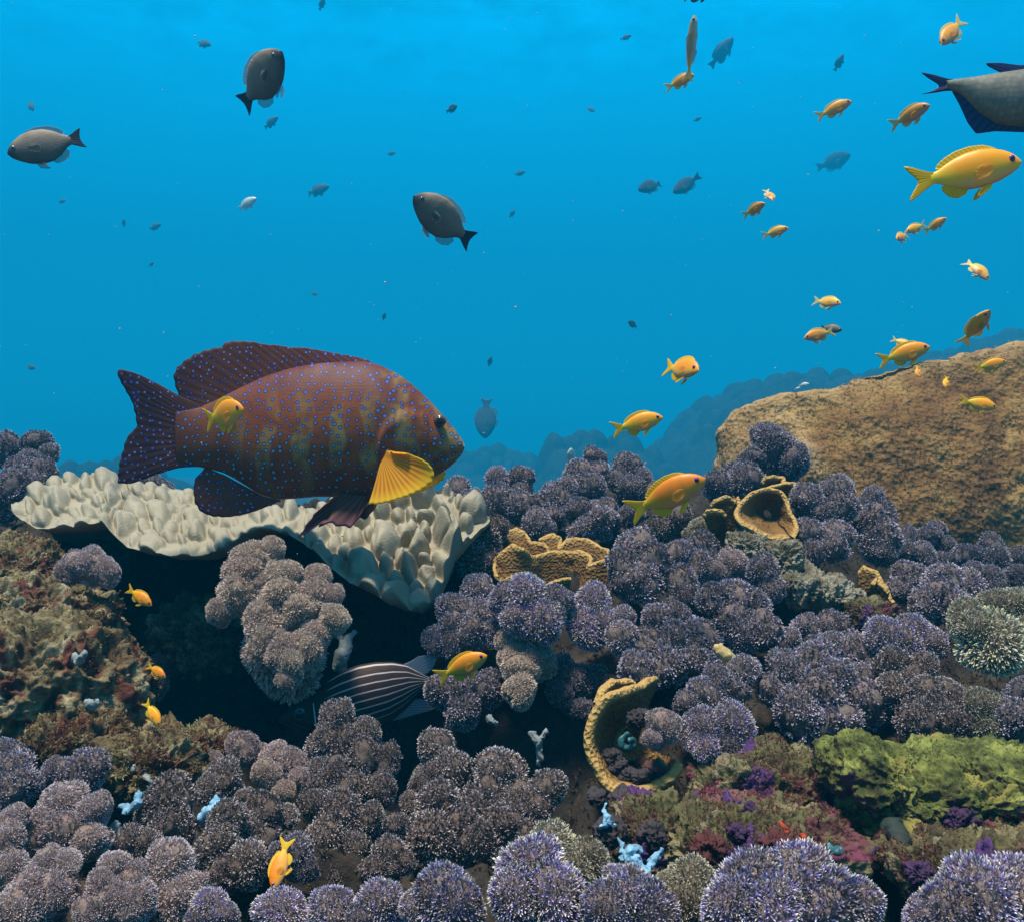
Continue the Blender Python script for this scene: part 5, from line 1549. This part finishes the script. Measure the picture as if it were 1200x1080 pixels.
def anthias_kit(body_m, fin_m, bendk, fat=1.0, simple=False):
    t = [(x, z * fat) for x, z in AN_TOP]
    b = [(x, z * fat) for x, z in AN_BOT]
    return kit(t, b, AN_WID,
               ([(-.25, .047), (-.26, 0), (-.25, -.045)], [(-.33, .075), (-.42, .125), (-.5, .155), (-.47, .10), (-.42, .045), (-.385, -.003), (-.42, -.05), (-.47, -.105), (-.5, -.165), (-.42, -.13), (-.33, -.075)], 16, fin_m),
               ([(.30, .140 * fat), (.16, .160 * fat), (.0, .142 * fat), (-.12, .098 * fat), (-.2, .062)], [(.27, .165 * fat), (.20, .195 * fat), (.08, .205 * fat), (-.05, .185 * fat), (-.15, .145), (-.215, .10), (-.225, .075)], 14, fin_m),
               ([(.02, -.148 * fat), (-.08, -.120 * fat), (-.17, -.078)], [(-.01, -.185 * fat), (-.08, -.205 * fat), (-.15, -.18), (-.2, -.12), (-.2, -.085)], 9, fin_m),
               ([(.22, -.138 * fat), (.16, -.148 * fat)], [(.19, -.18 * fat), (.10, -.235 * fat), (.06, -.24), (.08, -.20), (.13, -.155 * fat)], 6, fin_m, .03, .055),
               ([(.23, .0), (.22, -.05)], [(.17, .02), (.09, .0), (.06, -.05), (.09, -.10), (.17, -.085)], 9, M['anthias_pec'], .070, .092),
               (.405, .028, .043, .030, M['eye_violet']), (body_m,), bendk, simple)


KITS = {}
for b_ in (-.55, .0, .55):
    KITS['anthias', b_] = anthias_kit(M['anthias'], M['anthias_fin'], b_)
    KITS['anthias_far', b_] = anthias_kit(M['anthias_far'], M['anthias_fin_far'], b_, .96)


def dark_kit(bendk, simple=False, fat=1.0):
    top = [(.5, .015), (.46, .065), (.39, .115), (.28, .165), (.14, .192), (0, .182), (-.12, .14), (-.21, .085), (-.27, .055), (-.31, .052)]
    bot = [(.5, -.005), (.46, -.055), (.38, -.105), (.26, -.158), (.12, -.188), (-.02, -.18), (-.13, -.135), (-.21, -.08), (-.27, -.052), (-.31, -.05)]
    top = [(x, z * fat) for x, z in top]
    bot = [(x, z * fat) for x, z in bot]
    wid = [(.5, .006), (.45, .040), (.34, .07), (.18, .085), (.02, .07), (-.12, .045), (-.22, .022), (-.31, .012)]
    return kit(top, bot, wid,
               ([(-.285, .052), (-.295, 0), (-.285, -.05)], [(-.34, .075), (-.40, .105), (-.46, .125), (-.43, .06), (-.415, 0), (-.43, -.06), (-.47, -.13), (-.40, -.105), (-.34, -.075)], 14, M['dark_fin']),
               ([(.24, .165 * fat), (.10, .182 * fat), (-.05, .155 * fat), (-.2, .085)], [(.21, .195 * fat), (.08, .22 * fat), (-.08, .205 * fat), (-.2, .17), (-.25, .115)], 14, M['clear_fin']),
               ([(.0, -.175 * fat), (-.1, -.14 * fat), (-.2, -.08)], [(-.05, -.215 * fat), (-.14, -.23), (-.22, -.19), (-.245, -.12)], 9, M['clear_fin']),
               ([(.2, -.165 * fat), (.14, -.175 * fat)], [(.17, -.21 * fat), (.07, -.26), (.05, -.25), (.1, -.19 * fat)], 6, M['clear_fin'], .03, .05),
               ([(.22, .0), (.21, -.05)], [(.15, .01), (.08, -.01), (.06, -.06), (.1, -.1), (.16, -.08)], 8, M['clear_fin'], .082, .11),
               (.40, .030, .058, .030, M['eye_grey']), (M['dark_fish'],), bendk, simple)


for b_ in (-.5, .0, .5):
    KITS['dark', b_] = dark_kit(b_, False, 1.1)


def merged(K, mats, name):
    """one small mesh from a kit, for fish too far off to show parts"""
    Vs, Fs, mi, off = [], [], [], 0
    A = {'dv': [], 'ap': [], 'ray': [], 'edge': []}
    out = bpy.data.meshes.new(name)
    bm = bmesh.new()
    allm = []
    for nm, lst in K.items():
        if nm == '_eye':
            continue
        for me, mt in lst:
            if mt not in allm:
                allm.append(mt)
            k = len(bm.faces)
            bm.from_mesh(me)
            bm.faces.ensure_lookup_table()
            for f in bm.faces[k:]:
                f.material_index = allm.index(mt)
    bm.to_mesh(out)
    bm.free()
    for mt in allm:
        out.materials.append(mt)
    return out


FAR_DARK = merged(dark_kit(.3, True), None, 'far_grey_fish')
FAR_ORANGE = merged(anthias_kit(M['anthias_far'], M['anthias_fin_far'], .3, .96, True), None, 'far_orange_fish')


def fish_matrix(head, tail, Y, yaw, roll):
    hx, hy = head
    tx, ty = tail
    dx, dz = hx - tx, -(hy - ty)
    ang = math.atan2(dz, dx)
    Lpx = math.hypot(dx, dz)
    left = dx < 0
    L = Lpx * Y / F / max(.25, math.cos(R(yaw)))
    if left:
        base = math.pi
        tilt = ang - math.pi
    else:
        base = 0.0
        tilt = ang
    # yaw > 0 turns the head towards the camera
    zrot = base + (R(yaw) if left else -R(yaw))
    Mx = Matrix.Rotation(-tilt, 4, 'Y') @ Matrix.Rotation(zrot, 4, 'Z') @ Matrix.Rotation(R(roll), 4, 'X')
    c = at((hx + tx) / 2, (hy + ty) / 2, Y)
    return Matrix.Translation(c) @ Mx @ Matrix.Scale(L, 4)


def put_fish(kind, head, tail, Y, label, yaw=15, roll=0, bend=None, group=None, name='reef_fish', squash=(1, 1, 1), cat='fish'):
    Mx = fish_matrix(head, tail, Y, yaw, roll)
    b = bend if bend is not None else random.choice((-1, 0, 1))
    key = {-1: -.55, 0: .0, 1: .55}[b] if kind.startswith('anthias') else {-1: -.5, 0: .0, 1: .5}[b]
    K = KITS[kind, key]
    root = empty(name, (0, 0, 0), label=label, category=cat, group=group)
    root.matrix_world = Mx @ Matrix.Diagonal((*squash, 1))
    for nm, lst in K.items():
        if nm == '_eye':
            continue
        for me, mt in lst:
            add(nm, me, root)
    e, em, pm = K['_eye']
    for s in (-1, 1):
        ey = add('eye', em, root)
        ey.location = (e[0], e[2] * s, e[1])
        pu = add('pupil', pm, ey)
        pu.location = (.002, e[3] * .38 * s, 0)
    return root


OG = 'orange fish swimming over the reef'
for a in [
    ('anthias', (1192, 192), (1065, 213), .85, 'biggest orange fish with yellow forked tail at the upper right', 8, 0),
    ('anthias', (824, 560), (736, 602), 1.05, 'orange yellow fish with purple snout tip in front of the violet corals', 15, 0),
    ('anthias', (776, 489), (716, 504), 1.25, 'orange fish in open water above the middle crest corals', 8, 0),
    ('anthias', (812, 437), (784, 427), 1.15, 'stubby orange fish turned towards the viewer above the reef', 66, 0),
    ('anthias', (291, 480), (233, 492), .98, 'orange fish in front of the tail of the big grouper', 32, 0),
    ('anthias', (571, 766), (510, 796), 1.02, 'bright yellow orange fish beside the striped fish tail', 8, 0),
    ('anthias', (325, 1034), (333, 987), .62, 'orange fish diving head down among the bottom corals', 35, 0),
    ('anthias', (180, 708), (146, 689), 1.1, 'yellow orange fish at the top of the dark hollow', 15, 0),
    ('anthias', (196, 792), (170, 780), .9, 'small orange fish in the middle of the dark hollow', 20, 0),
    ('anthias', (190, 848), (167, 822), .87, 'orange fish lowest in the dark hollow', 20, 0),
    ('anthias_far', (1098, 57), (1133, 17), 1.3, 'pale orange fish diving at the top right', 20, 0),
    ('anthias_far', (812, 91), (780, 101), 1.5, 'small pinkish fish right below the slender silver fish', 25, 0),
    ('anthias_far', (996, 121), (957, 136), 1.5, 'pinkish orange fish left of the round orange one near the grey fish', 15, 0),
    ('anthias_far', (1080, 131), (1050, 141), 1.5, 'round looking orange fish left of the big grey fish', 52, 0),
    ('anthias_far', (893, 242), (873, 250), 1.7, 'tiny pinkish fish with ragged outline above the small yellowish one', 50, 0),
    ('anthias_far', (903, 238), (900, 219), 1.7, 'tiny upright orange fish in the upper right open water', 45, 0),
    ('anthias_far', (922, 269), (894, 275), 1.6, 'small orange fish below the tiny upright one', 25, 0),
    ('anthias_far', (1046, 283), (1068, 272), 1.6, 'leftmost of the three small orange fish in a row below the biggest orange fish', 40, 0),
    ('anthias_far', (1060, 273), (1087, 261), 1.5, 'middle one of the three small orange fish in a row below the biggest orange fish', 15, 0),
    ('anthias_far', (1107, 257), (1084, 271), 1.6, 'rightmost of the three small orange fish in a row below the biggest orange fish', 20, 0),
    ('anthias_far', (1154, 330), (1136, 300), 1.4, 'pale orange fish swimming steeply down near the right edge', 25, 1),
    ('anthias_far', (980, 358), (957, 350), 1.5, 'small yellowish fish turned to the viewer above the reef slope', 50, 0),
    ('anthias_far', (941, 397), (980, 387), 1.45, 'orange fish facing left with a grey fish behind it', 10, 0),
    ('anthias_far', (1148, 367), (1137, 402), 1.5, 'pinkish upright fish above the big brown coral', 50, 0),
    ('anthias', (1087, 407), (1030, 423), 1.45, 'yellow orange fish skimming the rim of the big brown coral', 12, 0),
    ('anthias_far', (1066, 407), (1047, 396), 1.6, 'small orange fish right behind the one skimming the brown coral rim', 30, 0),
    ('anthias', (1075, 443), (1076, 428), 1.75, 'tiny yellow fish upright against the brown coral under its rim', 30, 0),
    ('anthias', (1105, 455), (1112, 440), 1.75, 'tiny orange fish diving against the brown coral', 30, 0),
    ('anthias', (1178, 424), (1142, 432), 1.9, 'faded yellow fish against the rim of the brown coral by the right edge', 10, 0),
    ('anthias', (1166, 478), (1126, 468), 1.55, 'yellow fish in front of the face of the big brown coral', 12, 0),
]:
    k, h_, t_, Y_, lab, yw, bd = a
    put_fish(k, h_, t_, Y_, lab, yw, 0, bd, OG, 'orange_fish', (1, 1, 1.42) if 'big grouper' in lab else (1, 1, 1.08))

M['dimmed_fish'] = mat_simple('dimmed_grey_fish_skin', (.030, .045, .055), .8, .1)  # darker copy of the grey skin, far fish dimmed by colour
DG = 'grey fish in the open water'
for a in [
    ((14, 184), (97, 157), 1.7, 'grey fish with black tail facing left at the left edge', 12, (1, 1, 1.12)),
    ((337, 72), (275, 118), 1.7, 'deep bodied grey fish with black tail heading up at the upper left', 30, (1, 1, 1.35)),
    ((486, 236), (556, 282), 1.7, 'grey fish with black tail in open water above the grouper', 22, (1, 1, 1.2)),
    ((747, 225), (779, 211), 15, 'left one of two small grey fish side by side in mid water', 15, (1, 1, 1)),
    ((788, 228), (820, 206), 15, 'right one of two small grey fish side by side in mid water', 15, (1, 1, .95)),
    ((992, 186), (962, 194), 24, 'faint round blue grey fish in the haze below the tiny orange fish', 40, (1, 1, 1.1)),
    ((569, 514), (570, 464), 17, 'dark upright fish in the haze right of the grouper snout', 15, (1, 1, 1.15)),
    ((985, 388), (962, 382), 2.6, 'grey fish hidden behind the orange fish facing left', 20, (1, 1, 1)),
    ((736, 377), (748, 384), 12, 'tiny dark fish in the middle of the open water', 20, (1, 1, 1.2)),
    ((536, 126), (522, 130), 12, 'tiny grey fish above the grouper high in the open water', 30, (1, 1, 1.2)),
]:
    h_, t_, Y_, lab, yw, sq = a
    rt = put_fish('dark', h_, t_, Y_, lab, yw, 0, 0 if Y_ < 2 else None, DG, 'grey_fish', sq)
    if Y_ > 10:
        for ch in rt.children:
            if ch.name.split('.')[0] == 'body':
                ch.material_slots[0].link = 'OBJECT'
                ch.material_slots[0].material = M['dimmed_fish']

FAR_DARK.materials.clear()
FAR_DARK.materials.append(mat_simple('hazy_fish_skin', (.055, .10, .13), .8, .1))  # water haze put into the skin colour of the faint fish
for p_ in FAR_DARK.polygons:
    p_.material_index = 0
FG = 'faint distant fish fading into the blue'
for i, (x, y, L, ang, Y_, lab) in enumerate([
    (238, 51, 22, -20, 5.2, 'faint fish just left above the deep bodied grey fish'),
    (36, 124, 17, -60, 5.4, 'faint fish above the grey fish at the left edge'),
    (317, 144, 22, 30, 5.2, 'faint fish under the deep bodied grey fish'),
    (181, 266, 18, 15, 6.0, 'faint fish below and right of the leftmost grey fish'),
    (372, 223, 30, 12, 5.6, 'faint slim fish between two grey fish in open water'),
    (145, 262, 10, 80, 6.3, 'very faint upright speck of a fish at the left'),
    (377, 5, 16, 60, 5.2, 'faint fish cut by the top frame edge'),
    (733, 44, 14, 10, 5.8, 'faint small fish at the top middle'),
    (692, 128, 12, -40, 6.2, 'very faint fish high right of centre'),
    (609, 203, 14, 8, 6.2, 'very faint fish in the middle of the blue'),
    (600, 251, 11, 50, 6.2, 'very faint fish above the dark upright fish'),
    (983, 74, 20, 65, 5.0, 'faint fish between top right orange fish and pinkish fish'),
    (845, 62, 40, 50, 6.0, 'faint long fish right of the slender silver fish'),
    (817, 140, 10, 20, 6.0, 'very faint speck of a fish below the small pinkish fish'),
    (450, 371, 10, 70, 4.8, 'tiny dark fish above the grouper head'),
    (574, 424, 13, 75, 5.2, 'faint upright fish above the dark upright fish'),
    (36, 430, 15, -15, 5.8, 'faint fish left of the grouper tail'),
    (458, 180, 12, 0, 6.3, 'very faint fish above the grey fish in the middle'),
    (368, 344, 10, -20, 6.0, 'very faint fish above the grouper back'),
    (72, 236, 12, 0, 6.3, 'very faint speck of a fish under the leftmost grey fish'),
    (177, 310, 9, 30, 6.3, 'very faint speck of a fish above the grouper tail'),
]):
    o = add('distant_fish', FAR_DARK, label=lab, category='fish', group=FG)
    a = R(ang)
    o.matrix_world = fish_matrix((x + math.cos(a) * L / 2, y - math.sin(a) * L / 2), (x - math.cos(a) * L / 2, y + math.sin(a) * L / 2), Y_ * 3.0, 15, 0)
SIL = bpy.data.meshes.new('pale_distant_fish')
_b = bmesh.new()
_b.from_mesh(FAR_DARK)
_b.to_mesh(SIL)
_b.free()
SIL.materials.clear()
SIL.materials.append(M['pale_fish'])
for p_ in SIL.polygons:
    p_.material_index = 0
for (x, y, L, ang, Y_, lab) in [
    (289, 239, 28, 22, 9, 'pale silvery fish glinting left of the middle grey fish'),
    (668, 534, 19, 80, 4, 'small pale upright fish in front of the hazy mound'),
    (942, 451, 12, 10, 5, 'tiny pale fish in front of the reef slope'),
    (934, 456, 8, 30, 5, 'tiniest pale fish in front of the reef slope'),
]:
    o = add('pale_fish', SIL, label=lab, category='fish', group='pale fish in the blue water')
    a = R(ang)
    o.matrix_world = fish_matrix((x + math.cos(a) * L / 2, y - math.sin(a) * L / 2), (x - math.cos(a) * L / 2, y + math.sin(a) * L / 2), Y_, 15, 0)


# ---- slender silver fish
def build_slender():
    top = [(.5, 0), (.46, .035), (.38, .065), (.2, .085), (0, .075), (-.15, .05), (-.28, .022), (-.34, .018)]
    bot = [(.5, -.008), (.46, -.035), (.38, -.06), (.2, -.08), (0, -.07), (-.15, -.045), (-.28, -.02), (-.34, -.017)]
    wid = [(.5, .005), (.4, .05), (.2, .065), (0, .055), (-.2, .03), (-.34, .012)]
    mt = mat_anthias('silver_olive_fish_skin', (.34, .30, .17), (.42, .42, .36), (.55, .55, .5))
    K = kit(top, bot, wid, ([(-.31, .02), (-.32, 0), (-.31, -.02)], [(-.38, .05), (-.5, .09), (-.44, 0), (-.5, -.09), (-.38, -.05)], 10, M['anthias_fin_far']),
            ([(.2, .08), (-.1, .055), (-.25, .025)], [(.15, .11), (-.1, .085), (-.27, .05)], 10, M['clear_fin']),
            ([(.0, -.07), (-.2, -.03)], [(-.05, -.1), (-.23, -.055)], 6, M['clear_fin']), None, None, (.42, .015, .04, .022, M['eye_grey']), (mt,), .3)
    KITS['slender', 0.0] = K
    put_fish('slender', (812, 22), (809, 92), 1.35, 'slender silver olive fish swimming straight up at the top', 15, 0, 0, None, 'slender_fish')


build_slender()
# a dark fish almost wholly above the frame
o = add('distant_fish', FAR_DARK, label='dark sliver of a fish cut by the top edge above the slender silver fish', category='fish', group=FG)
o.matrix_world = fish_matrix((836, -7), (800, -5), 1.6, 10, 0)


# ---- big grey fish leaving the frame on the right
def build_surgeon():
    Y = 1.05
    s = Y / F
    org = at(1190, 120, Y)
    q = lambda x, y: ((x - 1190) * s, (120 - y) * s)
    root = empty('grey_lyretail_fish', org, label='big grey fish with lyre tail and navy fins cut off by the frame', category='fish')
    top = [q(*p) for p in [(1312, 118), (1304, 106), (1290, 95), (1262, 84), (1230, 80), (1200, 82), (1165, 87), (1140, 91), (1122, 93), (1108, 95)]]
    bot = [q(*p) for p in [(1312, 122), (1304, 132), (1285, 142), (1255, 150), (1225, 152), (1195, 150), (1168, 147), (1146, 134), (1130, 116), (1118, 107), (1108, 105)]]
    wid = [(q(1312, 0)[0], .002), (q(1290, 0)[0], .014), (q(1250, 0)[0], .022), (q(1200, 0)[0], .023), (q(1160, 0)[0], .016), (q(1130, 0)[0], .008), (q(1108, 0)[0], .004)]
    add('body', body_mesh('grey_fish_body', top, bot, wid, M['surgeon'], 90, 36), root)
    P = lambda *a: [q(*p) for p in a]
    add('tail_fin', fin_mesh('lyre_tail', P((1116, 94), (1114, 100), (1116, 106)), P((1105, 92), (1095, 88), (1079, 85), (1088, 92), (1098, 98), (1101, 101), (1098, 104), (1090, 108), (1079, 111), (1095, 109), (1106, 107)), M['navy_fin'], rays=14, nu=90, nv=14, t0=.004, t1=.001), root)
    add('dorsal_fin', fin_mesh('trailing_dorsal', P((1260, 86), (1225, 83), (1195, 85), (1180, 88)), P((1250, 70), (1222, 71), (1196, 77), (1172, 74), (1155, 74), (1158, 78), (1168, 83)), M['navy_fin'], rays=12, nu=90, nv=14, t0=.004, t1=.001), root)
    add('anal_fin', fin_mesh('grey_fish_anal', P((1225, 150), (1195, 149), (1170, 146), (1150, 136), (1132, 116), (1120, 107)), P((1222, 156), (1195, 155), (1166, 154), (1144, 157), (1134, 144), (1124, 122), (1116, 108)), M['navy_fin'], rays=14, nu=90, nv=10, t0=.004, t1=.001), root)
    for s_ in (-1, 1):
        b = [(q(1250, 118)[0], .022 * s_, q(1250, 118)[1]), (q(1248, 128)[0], .022 * s_, q(1248, 128)[1])]
        e = [(q(x, y)[0], .036 * s_, q(x, y)[1]) for x, y in ((1230, 112), (1208, 112), (1200, 122), (1212, 134), (1234, 134))]
        add('pectoral_fin', fin_mesh('grey_fish_pectoral', b, e, M['clear_fin'], rays=10, t0=.002, t1=.0006), root)
        ey = add('eye', eye_mesh('grey_fish_eye', .0052, .6, M['eye_grey']), root)
        ey.location = (q(1288, 0)[0], .0145 * s_, q(0, 110)[1])
        add('pupil', eye_mesh('grey_fish_pupil', .0032, .6, M['eye_dark']), ey).location = (0, .0022 * s_, 0)


build_surgeon()


# ---- striped fish in the hollow
def build_squirrel():
    Y = 1.12
    s = Y / F
    org = at(430, 815, Y)
    q = lambda x, y: ((330 + x / 6 - 430) * s, (815 - (740 + y / 6)) * s)
    root = empty('striped_fish', org, label='dark red brown fish with white lengthwise stripes sheltering in the hollow', category='fish')
    top = [q(*p) for p in [(-10, 600), (40, 545), (110, 470), (200, 410), (300, 345), (420, 275), (540, 232), (660, 214), (780, 214), (880, 236), (960, 285), (1020, 322), (1080, 338)]]
    bot = [q(*p) for p in [(-10, 612), (60, 640), (160, 690), (280, 718), (400, 718), (520, 700), (640, 672), (760, 630), (860, 560), (940, 470), (1000, 408), (1080, 396)]]
    wid = [(q(-10, 0)[0], .003), (q(60, 0)[0], .013), (q(200, 0)[0], .022), (q(450, 0)[0], .026), (q(700, 0)[0], .019), (q(900, 0)[0], .009), (q(1080, 0)[0], .004)]
    add('body', body_mesh('striped_fish_body', top, bot, wid, M['squirrel'], 120, 48, flip=True), root)
    P = lambda *a: [q(*p) for p in a]
    add('tail_fin', fin_mesh('striped_tail', P((1060, 338), (1065, 366), (1060, 398)), P((1100, 310), (1170, 250), (1230, 190), (1190, 280), (1170, 366), (1200, 450), (1230, 540), (1160, 470), (1100, 420)), M['squirrel_fin'], rays=14, nu=90, nv=14, t0=.004, t1=.001), root)
    add('dorsal_fin', fin_mesh('striped_soft_dorsal', P((860, 232), (920, 262), (980, 302)), P((900, 215), (960, 178), (1060, 168), (1090, 200), (1060, 270), (1005, 312)), M['squirrel_fin'], rays=10, nu=70, nv=12, t0=.004, t1=.001), root)
    add('anal_fin', fin_mesh('striped_anal', P((780, 625), (860, 562), (940, 480)), P((830, 620), (930, 592), (1060, 560), (1115, 535), (1060, 505), (970, 478)), M['squirrel_fin'], rays=9, nu=70, nv=12, t0=.004, t1=.001), root)
    for s_ in (-1, 1):
        ey = add('eye', eye_mesh('striped_eye', .0082, .55, M['eye_grey']), root)
        ey.location = (q(152, 0)[0], .0175 * s_, q(0, 535)[1])
        add('pupil', eye_mesh('striped_pupil', .0056, .6, M['eye_dark']), ey).location = (0, .0028 * s_, 0)
        pts = [(q(x, y)[0], (.0215 + .002 * k) * s_, q(x, y)[1]) for k, (x, y) in enumerate(((243, 455), (252, 520), (260, 580), (270, 650)))]
        V, f = tube(pts, [.0004, .0009, .0009, .0004], 8)
        add('gill_edge', mesh_from('gill_edge', V, f, M['pale_fish']), root)
        pts = [(q(x, y)[0], y_ * s_, q(x, y)[1]) for x, y, y_ in ((85, 600, .0135), (150, 618, .0185), (215, 640, .0215))]
        V, f = tube(pts, [.0006, .0014, .0005], 8)
        add('jaw_edge', mesh_from('jaw_edge', V, f, M['pelvic_red']), root)
    root.rotation_euler = (0, 0, R(6))


build_squirrel()

# ------------------------------------------------------------------ drifting specks
def build_specks():
    V0, F0 = ico(1)
    n = 260
    Y = rng.uniform(.35, 4.0, n)
    c = np.stack([rng.uniform(-.6, .6, n) * Y, Y, rng.uniform(-.15, .55, n) * Y], -1)
    r = rng.uniform(.0003, .0008, n) * (.6 + .4 * Y)
    V = (c[:, None] + V0[None] * r[:, None, None]).reshape(-1, 3)
    Fa = (F0[None] + (np.arange(n) * len(V0))[:, None, None]).reshape(-1, 3)
    add('drifting_specks', mesh_from('drifting_specks', V, [Fa], mat_simple('drifting_speck', (.45, .5, .48), .8, .2)), kind='stuff')


build_specks()

# ------------------------------------------------------------------ the water itself
def build_haze():
    bm = bmesh.new()
    bmesh.ops.create_cube(bm, size=1.0)
    me = bpy.data.meshes.new('haze')
    bm.to_mesh(me)
    bm.free()
    m = bpy.data.materials.new('sea_water')
    m.use_nodes = True
    t = m.node_tree
    t.nodes.clear()
    out = t.nodes.new('ShaderNodeOutputMaterial')
    v = t.nodes.new('ShaderNodeVolumePrincipled')
    v.inputs['Color'].default_value = (.004, .445, .83, 1)
    v.inputs['Density'].default_value = HAZE
    v.inputs['Density Attribute'].default_value = ''
    v.inputs['Anisotropy'].default_value = 0.0
    t.links.new(v.outputs[0], out.inputs['Volume'])
    me.materials.append(m)
    o = add('haze', me, kind='stuff')
    o.scale = (190, 190, 12.1)
    o.location = (0, 0, 3.45)


HAZE = .034
build_haze()
